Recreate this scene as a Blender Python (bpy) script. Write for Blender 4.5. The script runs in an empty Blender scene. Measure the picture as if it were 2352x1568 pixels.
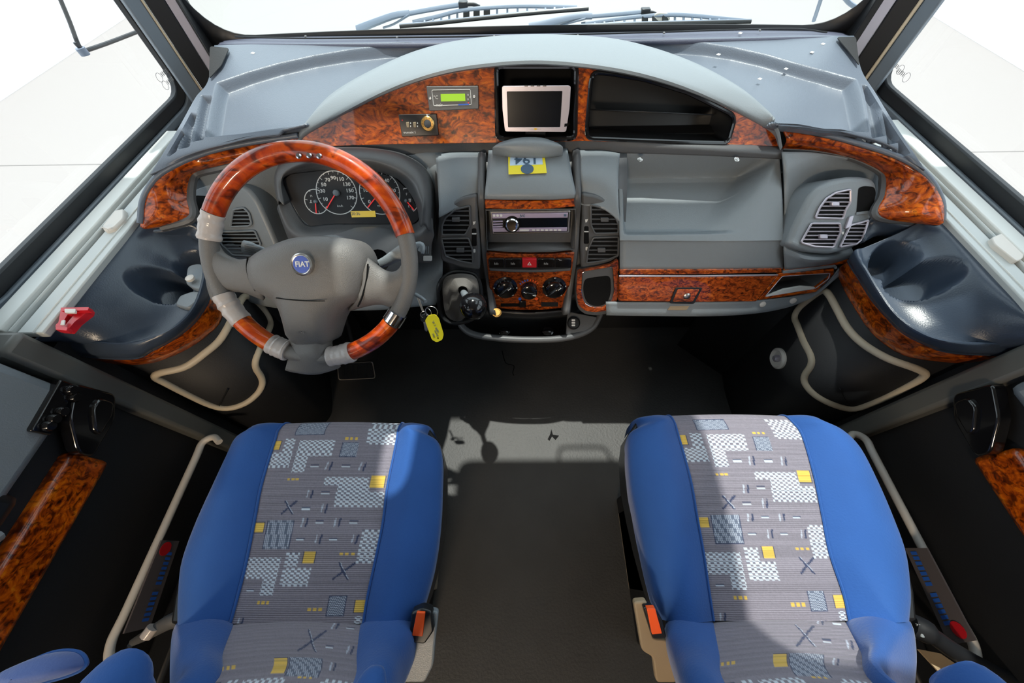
import bpy, bmesh, math, random
import numpy as np
from mathutils import Vector, Matrix
random.seed(7)
D = bpy.data
COL = bpy.context.scene.collection
sc = bpy.context.scene

# ------------------------------------------------------------------ camera
F = 832.0; CX, CY = 1176.0, 784.0
CAM = Vector((0.0, 0.0, 1.45))
wy = Vector((-1, 1330, -F)).normalized()
wz = -Vector((14, -521, -F)); wz = (wz - wy*wz.dot(wy)).normalized()
wx = wy.cross(wz).normalized()
R = Matrix((wx, wy, wz))                     # camera -> world
cd = D.cameras.new('camera'); cam = D.objects.new('camera', cd); COL.objects.link(cam)
cam.matrix_world = Matrix.Translation(CAM) @ R.to_4x4()
cd.sensor_width = 36; cd.lens = 36*F/2352; cd.clip_start = 0.02; cd.clip_end = 100
sc.camera = cam

# ------------------------------------------------------------------ world, light, exposure
w = D.worlds.new('world'); sc.world = w; w.use_nodes = True
bg = w.node_tree.nodes['Background']
bg.inputs[0].default_value = (0.82, 0.92, 1.0, 1); bg.inputs[1].default_value = 1.45
sun = D.lights.new('sun', 'SUN'); sun.energy = 3.7; sun.angle = math.radians(.9); sun.color = (1, .96, .9)
so = D.objects.new('sun', sun); COL.objects.link(so)
so.rotation_euler = Vector((0.0, 0.25, 1.0)).to_track_quat('Z', 'Y').to_euler()
def area(name, loc, tgt, sx, sy, e, c):
    l = D.lights.new(name, 'AREA'); l.shape = 'RECTANGLE'; l.size = sx; l.size_y = sy; l.energy = e; l.color = c
    o = D.objects.new(name, l); COL.objects.link(o); o.location = loc
    o.rotation_euler = (Vector(tgt)-Vector(loc)).to_track_quat('-Z', 'Y').to_euler()
    return o
area('cabin_lamp_light', (-0.6, -2.2, 1.90), (0, .6, .8), .5, .3, 36, (1, .80, .58))
sc.view_settings.view_transform = 'Standard'; sc.view_settings.look = 'None'
sc.view_settings.gamma = 1; sc.view_settings.use_curve_mapping = False
sc.view_settings.exposure = 0.55

# ------------------------------------------------------------------ projection helpers
def ray(px, py): return R @ Vector((px-CX, CY-py, -F))
def Z(px, py, z): d = ray(px, py); return CAM + d*((z-CAM.z)/d.z)
def YY(px, py, y): d = ray(px, py); return CAM + d*((y-CAM.y)/d.y)
def XX(px, py, x): d = ray(px, py); return CAM + d*((x-CAM.x)/d.x)
class Plane:
    def __init__(s, p, n, up=None):
        s.p = Vector(p); s.n = Vector(n).normalized()
        if s.n.dot(CAM-s.p) < 0: s.n.negate()
        ex = Vector((1,0,0)); ex = (ex - s.n*ex.dot(s.n))
        if abs(s.n.x) > .8: ex = Vector((0,1,0)) - s.n*s.n.y
        s.ex = ex.normalized(); s.ey = s.n.cross(s.ex)
        if s.ey.z < 0: s.ey.negate()
    def off(s, h): q = Plane(s.p + s.n*h, s.n); return q
    def at(s, px, py, h=0):
        d = ray(px, py); p0 = s.p + s.n*h
        return CAM + d*((p0-CAM).dot(s.n)/d.dot(s.n))
def PYZ(a, b): 
    d = Vector((0, b[0]-a[0], b[1]-a[1])); return Plane((0, a[0], a[1]), d.cross(Vector((1,0,0))))
def P3(a, b, c): return Plane(a, (b-a).cross(c-a))

# ------------------------------------------------------------------ curves
def catmull(pts, n, closed=False):
    pts = [Vector(p) for p in pts]; m = len(pts); out = []
    if m < 3 and not closed:
        return [pts[0].lerp(pts[-1], i/(n-1)) for i in range(n)]
    segs = m if closed else m-1
    for i in range(n):
        t = i/(n if closed else (n-1))*segs; k = min(int(t), segs-1); f = t-k
        if closed: a, b, c, d = [pts[(k+j) % m] for j in (-1,0,1,2)]
        else:
            b, c = pts[k], pts[k+1]
            a = pts[k-1] if k > 0 else b*2-c
            d = pts[k+2] if k+2 < m else c*2-b
        out.append(0.5*((2*b)+(c-a)*f+(2*a-5*b+4*c-d)*f*f+(3*b-a-3*c+d)*f**3))
    return out
def chaikin(pts, n=2):
    pts = [tuple(p) for p in pts]
    for _ in range(n):
        o = []
        for i in range(len(pts)):
            a, b = pts[i], pts[(i+1) % len(pts)]
            o.append(tuple(x*.75+y*.25 for x, y in zip(a, b))); o.append(tuple(x*.25+y*.75 for x, y in zip(a, b)))
        pts = o
    return pts
def rnd(pts, r, n=4):
    """round the corners of a 2D polygon by radius-ish r"""
    o = []; m = len(pts)
    for i in range(m):
        a, b, c = Vector(pts[i-1][:2]), Vector(pts[i][:2]), Vector(pts[(i+1) % m][:2])
        ra = min(r, (a-b).length*.45); rc = min(r, (c-b).length*.45)
        p, q = b+(a-b).normalized()*ra, b+(c-b).normalized()*rc
        for k in range(n+1):
            t = k/n; o.append(tuple(p*(1-t)**2 + b*2*t*(1-t) + q*t*t))
    return o
def rect(x0, y0, x1, y1): return [(x0,y0),(x1,y0),(x1,y1),(x0,y1)]

# ------------------------------------------------------------------ materials
def srgb(r, g, b):
    f = lambda c: (c/255/12.92) if c/255 <= .04045 else ((c/255+.055)/1.055)**2.4
    return (f(r), f(g), f(b), 1)
def mat(name, col, rough=.5, metal=0, coat=0, bump=0, bscale=300, spec=.5, var=0, emit=None, estr=1, sheen=0):
    m = D.materials.new(name); m.use_nodes = True; nt = m.node_tree; b = nt.nodes['Principled BSDF']
    b.inputs['Base Color'].default_value = col; b.inputs['Roughness'].default_value = rough
    b.inputs['Metallic'].default_value = metal; b.inputs['Coat Weight'].default_value = coat
    b.inputs['Coat Roughness'].default_value = .04; b.inputs['Specular IOR Level'].default_value = spec
    if sheen: b.inputs['Sheen Weight'].default_value = sheen; b.inputs['Sheen Roughness'].default_value = .4
    if emit: b.inputs['Emission Color'].default_value = emit; b.inputs['Emission Strength'].default_value = estr
    tc = nt.nodes.new('ShaderNodeTexCoord')
    if bump:
        n = nt.nodes.new('ShaderNodeTexNoise'); n.inputs['Scale'].default_value = bscale; n.inputs['Detail'].default_value = 3
        bp = nt.nodes.new('ShaderNodeBump'); bp.inputs['Strength'].default_value = bump; bp.inputs['Distance'].default_value = .002
        nt.links.new(tc.outputs['Object'], n.inputs['Vector']); nt.links.new(n.outputs['Fac'], bp.inputs['Height'])
        nt.links.new(bp.outputs['Normal'], b.inputs['Normal'])
    if var:
        n = nt.nodes.new('ShaderNodeTexNoise'); n.inputs['Scale'].default_value = 9; n.inputs['Detail'].default_value = 5
        r = nt.nodes.new('ShaderNodeMix'); r.data_type = 'RGBA'
        r.inputs[6].default_value = tuple(c*(1-var) for c in col[:3])+(1,); r.inputs[7].default_value = tuple(min(1, c*(1+var)) for c in col[:3])+(1,)
        nt.links.new(tc.outputs['Object'], n.inputs['Vector']); nt.links.new(n.outputs['Fac'], r.inputs[0]); nt.links.new(r.outputs[2], b.inputs['Base Color'])
    return m
def burl(name, scale, cols, rough=.18, dens=1.0):
    m = D.materials.new(name); m.use_nodes = True; nt = m.node_tree; b = nt.nodes['Principled BSDF']; N = nt.nodes.new; L = nt.links.new
    tc = N('ShaderNodeTexCoord'); mp = N('ShaderNodeMapping'); mp.inputs['Scale'].default_value = (1, 1.3, 1.8)
    L(tc.outputs['Object'], mp.inputs[0])
    n1 = N('ShaderNodeTexNoise'); n1.inputs['Scale'].default_value = scale; n1.inputs['Detail'].default_value = 6; n1.inputs['Distortion'].default_value = 3.2; n1.inputs['Roughness'].default_value = .62
    L(mp.outputs[0], n1.inputs['Vector'])
    r1 = N('ShaderNodeValToRGB'); e = r1.color_ramp.elements
    e[0].position = .30; e[0].color = cols[0]; e[1].position = .74; e[1].color = cols[3]
    x = e.new(.44); x.color = cols[1]; x = e.new(.58); x.color = cols[2]
    L(n1.outputs['Fac'], r1.inputs[0])
    n2 = N('ShaderNodeTexNoise'); n2.inputs['Scale'].default_value = scale*2.6; n2.inputs['Detail'].default_value = 2; n2.inputs['Distortion'].default_value = 1.2
    L(mp.outputs[0], n2.inputs['Vector'])
    r2 = N('ShaderNodeValToRGB'); r2.color_ramp.elements[0].position = .35; r2.color_ramp.elements[0].color = (.12,.07,.05,1)
    r2.color_ramp.elements[1].position = .50; r2.color_ramp.elements[1].color = (1,1,1,1)
    L(n2.outputs['Fac'], r2.inputs[0])
    n3 = N('ShaderNodeTexNoise'); n3.inputs['Scale'].default_value = scale*.35; n3.inputs['Detail'].default_value = 3
    L(mp.outputs[0], n3.inputs['Vector'])
    r3 = N('ShaderNodeValToRGB'); r3.color_ramp.elements[0].position = .35; r3.color_ramp.elements[0].color = (.55,.5,.45,1)
    r3.color_ramp.elements[1].position = .6; r3.color_ramp.elements[1].color = (1,1,1,1)
    L(n3.outputs['Fac'], r3.inputs[0])
    mx = N('ShaderNodeMix'); mx.data_type = 'RGBA'; mx.blend_type = 'MULTIPLY'; mx.inputs[0].default_value = .85
    L(r1.outputs[0], mx.inputs[6]); L(r2.outputs[0], mx.inputs[7])
    my = N('ShaderNodeMix'); my.data_type = 'RGBA'; my.blend_type = 'MULTIPLY'; my.inputs[0].default_value = .8
    L(mx.outputs[2], my.inputs[6]); L(r3.outputs[0], my.inputs[7])
    L(my.outputs[2], b.inputs['Base Color'])
    b.inputs['Roughness'].default_value = .35; b.inputs['Specular IOR Level'].default_value = .25; b.inputs['Coat Weight'].default_value = .7; b.inputs['Coat Roughness'].default_value = .03
    return m
def glassmat(name, tint, gl=.06):
    m = D.materials.new(name); m.use_nodes = True; nt = m.node_tree; nt.nodes.clear(); N = nt.nodes.new
    o = N('ShaderNodeOutputMaterial'); mx = N('ShaderNodeMixShader'); t = N('ShaderNodeBsdfTransparent'); g = N('ShaderNodeBsdfGlossy')
    t.inputs[0].default_value = tint; g.inputs['Roughness'].default_value = .02; mx.inputs[0].default_value = gl
    nt.links.new(t.outputs[0], mx.inputs[1]); nt.links.new(g.outputs[0], mx.inputs[2]); nt.links.new(mx.outputs[0], o.inputs[0]); return m
M = dict(
 plas=mat('grey_plastic', srgb(126,133,138), .38, bump=.25, bscale=500),
 plasd=mat('dark_grey_plastic', srgb(84,85,87), .42, bump=.2, bscale=500),
 top=mat('dash_top_plastic', srgb(98,106,118), .36, bump=.25, bscale=400),
 tray=mat('dark_tray_plastic', srgb(54,64,78), .28, bump=.15, bscale=400),
 cowl=mat('blue_grey_vinyl', srgb(78,81,98), .5, bump=.3),
 blk=mat('black_plastic', srgb(30,31,33), .35),
 blkg=mat('glossy_black_plastic', srgb(18,18,20), .12, coat=.4),
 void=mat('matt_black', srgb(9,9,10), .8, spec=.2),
 rub=mat('black_rubber', srgb(24,26,30), .45),
 floor=mat('worn_rubber_mat', srgb(54,53,52), .55, bump=.6, bscale=120, var=.25),
 dwall=mat('dark_panel_vinyl', srgb(20,21,24), .6, bump=.2),
 alu=mat('silver_trim', srgb(186,180,190), .32, metal=.5),
 chrome=mat('chrome', srgb(225,225,230), .08, metal=1),
 steel=mat('brushed_steel', srgb(200,195,190), .28, metal=1),
 white=mat('white_enamel', srgb(214,216,212), .4),
 rail=mat('pale_aluminium_rail', srgb(190,194,192), .42, metal=.1),
 cream=mat('cream_rubber_edging', srgb(205,190,165), .5),
 ivory=mat('ivory_plastic', srgb(214,208,200), .4),
 frame=mat('grey_window_frame', srgb(108,118,128), .4),
 wheel=mat('grey_leather_grain', srgb(108,106,104), .40, bump=.4, bscale=700),
 blue=mat('blue_velour', srgb(34,82,150), .85, bump=.3, bscale=250, var=.16, sheen=.25),
 blue2=mat('pale_blue_velour', srgb(84,104,160), .85, bump=.3, bscale=250, var=.1, sheen=.4),
 red=mat('red_plastic', srgb(205,30,42), .35),
 orange=mat('orange_button', srgb(255,95,35), .4),
 yel=mat('yellow_card', srgb(240,222,40), .5), yel2=mat('yellow_plastic', srgb(228,178,30), .5),
 card=mat('pale_blue_card', srgb(190,215,240), .5), ink=mat('blue_grey_ink', srgb(70,95,120), .6),
 prt=mat('white_print', srgb(225,225,222), .5), gprt=mat('grey_print', srgb(150,150,150), .5), bprt=mat('blue_print', srgb(40,100,200), .5),
 needle=mat('red_needle', srgb(240,60,60), .4, emit=srgb(240,40,40), estr=.25),
 lcdg=mat('green_backlit_lcd', srgb(120,165,10), .3, emit=srgb(120,165,10), estr=.55),
 lcdy=mat('amber_backlit_lcd', srgb(205,175,60), .3, emit=srgb(190,160,60), estr=.35),
 gauge=mat('gauge_black', srgb(24,24,28), .6),
 tape=mat('clear_packing_tape', srgb(188,180,176), .22, bump=.9, bscale=60),
 badge=mat('blue_enamel', srgb(30,60,170), .2, coat=.5),
 screen=mat('dark_screen_glass', srgb(8,14,22), .2, spec=.3),
 radio=mat('lilac_silver_plastic', srgb(176,164,190), .35, metal=.3),
 carp=mat('beige_carpet', srgb(150,138,122), .95, bump=1, bscale=150, var=.2),
 beige=mat('tan_plastic', srgb(160,140,112), .5),
 post=mat('post_grey_paint', srgb(92,92,88), .4),
 hfloor=mat('hall_floor_paint', srgb(149,145,143), .6), hwall=mat('hall_wall_paint', srgb(246,246,248), .8),
 seam=mat('floor_joint', srgb(120,118,116), .8),
 ceil=mat('ceiling_lining', srgb(150,148,142), .9), liv=mat('cabin_wall_laminate', srgb(120,96,70), .6),
 boot=mat('grey_leather_boot', srgb(96,92,88), .55, bump=.3),
 gold=mat('brass_ring', srgb(190,160,100), .25, metal=1), brown=mat('bronze_vinyl', srgb(86,60,48), .5),
 glass=glassmat('clear_glass', (.97,1,.99,1)), shield=glassmat('windshield_glass', (.93,1,.985,1)),
)
W_ = [srgb(44,13,2), srgb(158,62,4), srgb(214,98,8), srgb(238,140,28)]
M['burl'] = burl('burl_walnut', 16, W_)
M['burlr'] = burl('red_burl_wood', 9, [srgb(100,28,2), srgb(176,56,3), srgb(208,80,5), srgb(224,112,18)])
M['burld'] = burl('fine_burl_walnut', 26, [srgb(44,16,4), srgb(142,58,14), srgb(186,86,26), srgb(206,112,42)])

# ------------------------------------------------------------------ object helpers
def tag(o, label=None, cat=None, group=None, kind=None):
    if label: o['label'] = label
    if cat: o['category'] = cat
    if group: o['group'] = group
    if kind: o['kind'] = kind
    return o
def thing(name, label, cat, loc=(0,0,0), group=None):
    o = D.objects.new(name, None); COL.objects.link(o); o.location = loc; o.empty_display_size = .05
    return tag(o, label, cat, group)
def rootloc(p):
    v = Vector((0,0,0))
    while p: v = v + Vector(p.location); p = p.parent
    return v
def obj(name, V, Fc, m, parent=None, smooth=True, bevel=0, solid=0, sub=0, label=None, seg=2):
    L = rootloc(parent)
    me = D.meshes.new(name); me.from_pydata([tuple(Vector(v)-L) for v in V], [], Fc); me.update()
    bm = bmesh.new(); bm.from_mesh(me); bmesh.ops.remove_doubles(bm, verts=bm.verts, dist=1e-6); bmesh.ops.recalc_face_normals(bm, faces=bm.faces); bm.to_mesh(me); bm.free()
    me.materials.append(M[m] if isinstance(m, str) else m)
    o = D.objects.new(name, me); COL.objects.link(o); o.parent = parent
    if smooth:
        me.shade_smooth()
        if smooth != 'all': me.set_sharp_from_angle(angle=math.radians(38))
    if sub: s = o.modifiers.new('sub','SUBSURF'); s.levels = s.render_levels = sub
    if solid: s = o.modifiers.new('solid','SOLIDIFY'); s.thickness = solid; s.offset = -1
    if bevel:
        b = o.modifiers.new('bevel','BEVEL'); b.width = bevel; b.segments = seg; b.limit_method = 'ANGLE'; b.angle_limit = math.radians(40); b.harden_normals = False
    if label: o['label'] = label
    return o
def prism(front, back, cap=True):
    n = len(front); V = list(front)+list(back); Fc = [tuple(range(n))] if cap else []
    if cap: Fc.append(tuple(range(2*n-1, n-1, -1)))
    for i in range(n): j = (i+1) % n; Fc.append((i, n+i, n+j, j))
    return V, Fc
def slab(name, pts, pl, m, parent=None, th=.01, off=0, bevel=.002, r=0, ch=0, label=None, seg=2):
    if r: pts = rnd(pts, r)
    if ch: pts = chaikin(pts, ch)
    f = [pl.at(p[0], p[1], off) for p in pts]; b = [v - pl.n*th for v in f]
    V, Fc = prism(f, b); return obj(name, V, Fc, m, parent, bevel=bevel, label=label, seg=seg)
def fill(loops):
    """triangulated fill of 3D coplanar loops (outer + holes) -> V, F, boundary loops idx"""
    bm = bmesh.new(); vs = []; idx = []
    for lp in loops:
        l = [bm.verts.new(p) for p in lp]
        for i in range(len(l)): bm.edges.new((l[i], l[(i+1) % len(l)]))
        idx.append((len(vs), len(l))); vs += l
    bmesh.ops.triangle_fill(bm, use_beauty=True, edges=bm.edges[:])
    bm.verts.index_update()
    V = [v.co.copy() for v in bm.verts]; Fc = [tuple(v.index for v in f.verts) for f in bm.faces]; bm.free()
    return V, Fc, idx
def plate(name, outer, holes, pl, m, parent=None, th=.01, off=0, bevel=.0015, label=None):
    loops = [[pl.at(p[0], p[1], off) for p in lp] for lp in [outer]+holes]
    return plate3(name, loops, pl.n, m, parent, th, bevel, label)
def plate3(name, loops, n, m, parent=None, th=.01, bevel=.0015, label=None):
    V, Fc, idx = fill(loops); k = len(V)
    V2 = V + [v - n*th for v in V]; F2 = list(Fc) + [tuple(i+k for i in reversed(f)) for f in Fc]
    for s, c in idx:
        for i in range(c): a, b = s+i, s+(i+1) % c; F2.append((a, a+k, b+k, b))
    return obj(name, V2, F2, m, parent, bevel=bevel, label=label)
def grid(rows):
    n = len(rows[0]); V = [p for r in rows for p in r]
    return V, [(i*n+j, i*n+j+1, (i+1)*n+j+1, (i+1)*n+j) for i in range(len(rows)-1) for j in range(n-1)]
def lgrid(rows, nu, nv, lin=False):
    rs = [catmull(r, nu) for r in rows]
    if lin:
        out = []
        for i in range(len(rs)-1):
            for k in range(nv): out.append([a.lerp(b, k/nv) for a, b in zip(rs[i], rs[i+1])])
        out.append(rs[-1]); return out
    cols = [catmull([r[j] for r in rs], nv) for j in range(nu)]
    return [[cols[j][i] for j in range(nu)] for i in range(nv)]
def loft(name, rows, m, parent=None, nu=24, nv=16, solid=.004, fn=None, lin=False, label=None, smooth=True, bevel=0):
    g = lgrid(rows, nu, nv, lin)
    if fn: g = [[fn(p) for p in r] for r in g]
    V, Fc = grid(g); return obj(name, V, Fc, m, parent, solid=solid, label=label, smooth=smooth, bevel=bevel)
def tube(name, pts, r, m, parent=None, n=64, seg=10, closed=False, label=None, flat=1, spl=True):
    c = catmull(pts, n, closed) if spl else [Vector(p) for p in pts]; n = len(c); rings = []; up = None
    for i, p in enumerate(c):
        t = (c[(i+1) % n]-c[i-1]) if closed or 0 < i < n-1 else (c[1]-c[0] if i == 0 else c[-1]-c[-2]); t.normalize()
        if up is None: up = t.orthogonal().normalized()
        up = (up - t*up.dot(t)).normalized(); s = t.cross(up); rr = r(i/(n-1)) if callable(r) else r
        rings.append([p + (up*math.cos(a)+s*math.sin(a)*flat)*rr for a in [2*math.pi*k/seg for k in range(seg)]])
    V = [v for q in rings for v in q]; Fc = []
    for i in range(n if closed else n-1):
        for k in range(seg):
            a, b = i*seg, ((i+1) % n)*seg; Fc.append((a+k, a+(k+1)%seg, b+(k+1)%seg, b+k))
    if not closed: Fc += [tuple(range(seg-1,-1,-1)), tuple((n-1)*seg+k for k in range(seg))]
    return obj(name, V, Fc, m, parent, label=label)
def bar(name, a, b, wdt, h, m, parent=None, up=Vector((0,0,1)), bevel=.0005, label=None):
    a, b = Vector(a), Vector(b); t = (b-a).normalized(); u = (up - t*up.dot(t)).normalized(); s = t.cross(u)
    q = [(-1,-1),(1,-1),(1,1),(-1,1)]
    V, Fc = prism([a+s*x*wdt/2+u*y*h/2 for x, y in q], [b+s*x*wdt/2+u*y*h/2 for x, y in q])
    return obj(name, V, Fc, m, parent, bevel=bevel, label=label)
def lathe(name, c, ax, prof, m, parent=None, n=28, label=None, sx=1, sharp=True):
    c = Vector(c); ax = Vector(ax).normalized(); u = Vector((1,0,0)); u = (u-ax*u.dot(ax)).normalized() if abs(ax.x) < .9 else ax.orthogonal().normalized()
    v = ax.cross(u); V = []; Fc = []
    for r, h in prof: V += [c+ax*h+(u*math.cos(t)*sx+v*math.sin(t))*max(r, 1e-5) for t in [2*math.pi*k/n for k in range(n)]]
    for i in range(len(prof)-1):
        for k in range(n): Fc.append((i*n+k, i*n+(k+1)%n, (i+1)*n+(k+1)%n, (i+1)*n+k))
    Fc += [tuple(range(n-1,-1,-1)), tuple((len(prof)-1)*n+k for k in range(n))]
    return obj(name, V, Fc, m, parent, label=label, smooth=True if sharp else 'all')
def box(name, x0, x1, y0, y1, z0, z1, m, parent=None, bevel=.003, label=None):
    f = [Vector((x,y,z1)) for x, y in ((x0,y0),(x1,y0),(x1,y1),(x0,y1))]; V, Fc = prism(f, [v-Vector((0,0,z1-z0)) for v in f])
    return obj(name, V, Fc, m, parent, bevel=bevel, label=label)
def text(s, px, py, pl, size, m, parent, off=.001, rot=0, name='lettering', sx=1, bold=0):
    c = D.curves.new('t', 'FONT'); c.body = s; c.size = size; c.align_x = 'CENTER'; c.align_y = 'CENTER'; c.resolution_u = 2; c.extrude = .0001; c.offset = bold
    t = D.objects.new('t', c); COL.objects.link(t); bpy.context.view_layer.update()
    me = D.meshes.new_from_object(t); D.objects.remove(t); D.curves.remove(c)
    o0 = pl.at(px, py, off); a = math.radians(rot); ex = pl.ex*math.cos(a)+pl.ey*math.sin(a); ey = pl.n.cross(ex)
    if ey.dot(pl.ey*math.cos(a)-pl.ex*math.sin(a)) < 0: ey.negate()
    L = rootloc(parent)
    for v in me.vertices: v.co = o0 + ex*v.co.x*sx + ey*v.co.y + pl.n*v.co.z - L
    me.name = name; me.materials.clear(); me.materials.append(M[m]); o = D.objects.new(name, me); COL.objects.link(o); o.parent = parent; return o
def screw(c, n, parent, r=.004): return lathe('screw', c, n, [(r,0),(r,.0012),(r*.7,.002),(r*.3,.001)], 'steel', parent, n=10)
def struct(o): o['kind'] = 'structure'; return o
# =================================================================== SETTING
# the hall outside
struct(box('hall_floor', -30, 30, -30, 30, -1.05, -1.0, 'hfloor', bevel=0))
for s, nm in ((-1,'wall_hall_left'),(1,'wall_hall_right')):
    struct(box(nm, min(s*7.3, s*7.6), max(s*7.3, s*7.6), -14, 26, -1.0, 2.6, 'hwall', bevel=0))
struct(box('wall_hall_front', -7.3, 7.3, 25.7, 26, -1.0, 2.6, 'hwall', bevel=0))
struct(box('trim_1', -7.3, 7.3, 4.04, 4.055, -1.0, -.998, 'seam', bevel=0))
# vehicle floor, ceiling, rear
struct(box('floor', -1.08, 1.16, -3.0, 1.3, -.04, 0, 'floor', bevel=0))
def hloops(z): return [[Vector((a, b, z)) for a, b in q] for q in
    ([(-1.12,-3.0),(1.2,-3.0),(1.2,1.17),(-1.12,1.17)], rnd([(-.31,.48),(-.235,.48),(-.235,.86),(.44,.86),(.44,.20),(.98,.20),(.98,1.12),(-.31,1.12)], .06))]  # roof cut-out is added, shaped to place the sun patches inside
struct(plate3('ceiling', hloops(2.0), Vector((0,0,-1)), 'ceil', None, th=.05, bevel=0))
struct(box('added_roof_pane', -.6, 1.05, .18, 1.14, 2.055, 2.06, 'glass', bevel=0))  # unseen pane over the added roof cut-out
struct(tube('added_shadow_handle', [Vector((.16,.85,1.995)),Vector((.17,.895,1.99)),Vector((.20,.905,1.99)),Vector((.32,.905,1.99)),Vector((.35,.895,1.99)),Vector((.37,.85,1.995))], .006, 'blk', None, n=24))  # unseen handle, added to cast its shadow on the floor
struct(box('wall_rear', -1.08, 1.16, -3.06, -3.0, 0, 2.0, 'liv', bevel=0))
struct(box('wall_front', -1.06, 1.14, .98, 1.02, 0, .80, 'dwall', bevel=0))
struct(box('trim_12', -.80, .88, .99, 1.03, .80, .915, 'dwall', bevel=0))
def lin2(p): return p
# side walls with a cab window and a door window (outer skin), holes in the Y-Z plane
def rrect(x, y0, y1, z0, z1, r):
    return [Vector((x, a, b)) for a, b in rnd([(y0,z0),(y1,z0),(y1,z1),(y0,z1)], r, 6)]
XC = .04
def SX(s, a, b): return sorted((XC+s*a, XC+s*b))
WIN = (.42, 1.312, .902, 1.82)
DWIN = (-.75, .27, .98, 1.82)
for s, nm, wn in ((-1,'wall_left','window_1'),(1,'wall_right','window_2')):
    x = XC + s*1.115
    loops = [rrect(x, -3, 1.40, -.04, 2.0, .001), rrect(x, WIN[0]-.03, WIN[1]+.03, WIN[2]-.03, WIN[3]+.03, .10), rrect(x, DWIN[0]-.02, DWIN[1]+.02, DWIN[2]-.02, DWIN[3]+.02, .1)]
    wl = struct(plate3(nm, loops, Vector((-s,0,0)), 'frame', None, th=.03, bevel=0))
    # cab window: gasket, grey frame, pane
    wroot = D.objects.new(wn, None); COL.objects.link(wroot); wroot.location = (x, .8, .9); struct(wroot)
    g = lambda d, xx: rrect(xx, WIN[0]-d, WIN[1]+d, WIN[2]-d, WIN[3]+d, .065+d)
    plate3('gasket', [g(.028, x-s*.006), g(-.004, x-s*.006)], Vector((-s,0,0)), 'rub', wroot, th=.02, bevel=.004)
    plate3('window_frame', [g(.075, x-s*.012), g(.028, x-s*.012)], Vector((-s,0,0)), 'frame', wroot, th=.014, bevel=.003)
    tube('window_seal', g(.05, x-s*.016), .005, 'rub', wroot, n=90, seg=6, closed=True)
    V, Fc, _ = fill([g(.01, x+s*.01)]); obj('pane', V, Fc, 'glass', wroot, smooth=False)
    V, Fc, _ = fill([rrect(x+s*.01, DWIN[0]-.01, DWIN[1]+.01, DWIN[2]-.01, DWIN[3]+.01, .1)])
    dw = struct(obj({'window_1':'window_4','window_2':'window_5'}[wn], V, Fc, 'glass', None, smooth=False))
# windshield: bowed sheet of glass + black surround, behind the dash
def WS(x, z): return Vector((x, 1.465 - .05*(x-.04)**2 - (z-1.0)*.30, z))
wsroot = D.objects.new('window_3', None); COL.objects.link(wsroot); wsroot.location = (0, 1.45, 1.0); struct(wsroot)
def wsout(d):
    o = rnd([(-.955+d, .995+d), (1.035-d, .995+d), (1.035-d, 1.98-d), (-.955+d, 1.98-d)], .13, 8); out = []
    for i, a in enumerate(o):
        b = o[(i+1) % len(o)]; k = 24 if abs(a[0]-b[0]) > 1 else 1
        out += [(a[0]+(b[0]-a[0])*t/k, a[1]+(b[1]-a[1])*t/k) for t in range(k)]
    return [WS(*p) for p in out]
V, Fc = grid([[WS(-1.06+2.2*i/30, .96+1.06*j/8) for i in range(31)] for j in range(9)])
obj('pane', V, Fc, 'shield', wsroot)
a_, b_ = wsout(.012), wsout(-.06); nn = len(a_); V = [v+Vector((0,-.004,0)) for v in a_+b_]
Fc = [(i, (i+1)%nn, nn+(i+1)%nn, nn+i) for i in range(nn)]
obj('black_border', V, Fc, 'rub', wsroot, solid=.003)
V, Fc = grid([[WS(-1.1+2.28*i/10, z) + Vector((0,.01,0)) for i in range(11)] for z in (.30,.6,.99)]); struct(obj('trim_2', V, Fc, 'white', None, solid=.01))
V, Fc = grid([[WS(-1.1+2.28*i/10, z) + Vector((0,y,0)) for i in range(11)] for z, y in ((1.97,-.01),(2.05,-.1))]); struct(obj('trim_3', V, Fc, 'ceil', None, solid=.02))
# front pillars: strips that rise from the dash corners
def vstrip(name, px0, px1, Y0, Y1, m, root, z0, depth=.03, top=1.99, y=0, lean=0.0, bev=.004):
    """vertical strip whose two edges pass pixels (px0,y),(px1,y) at depths Y0,Y1"""
    a = YY(px0, y, Y0); b = YY(px1, y, Y1)
    nrm = (b-a).cross(Vector((0,0,1))).normalized()
    if nrm.dot(CAM-a) < 0: nrm.negate()
    f = [Vector((a.x,a.y,z0)), Vector((b.x,b.y,z0)), Vector((b.x,b.y-lean,top)), Vector((a.x,a.y-lean,top))]
    V, Fc = prism(f, [v-nrm*depth for v in f]); return obj(name, V, Fc, m, root, bevel=bev)
for nm, P in (('trim_4', [(323,1.305,'cream'),(330,1.31,'rub'),(378,1.335,'alu'),(404,1.345,'blk'),(409,1.347,'dwall'),(432,1.43,None)]),
              ('trim_5', [(2123,1.305,'cream'),(2112,1.31,'rub'),(2060,1.335,'alu'),(2020,1.345,'blk'),(2012,1.347,'dwall'),(1985,1.43,None)])):
    rt = D.objects.new(nm, None); COL.objects.link(rt); rt.location = (-.98 if P[0][0] < 1000 else .98, 1.28, .95); struct(rt)
    names = ['pillar_seal','pillar_channel','silver_strip','black_gap','pillar_cover']  # the strip beside the cover is plain black plastic
    for i in range(5):
        vstrip(names[i], P[i][0], P[i+1][0], P[i][1], P[i+1][1] - (.0 if i < 4 else 0), P[i][2], rt, .90, depth=.02 if i else .01, bev=.003)
    s = -1 if P[0][0] < 1000 else 1
    vstrip('pillar_inner', P[0][0]-s*-2 if 0 else P[0][0], P[0][0]+s*40, 1.305, 1.27, 'frame', rt, .86, depth=.02)
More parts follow.
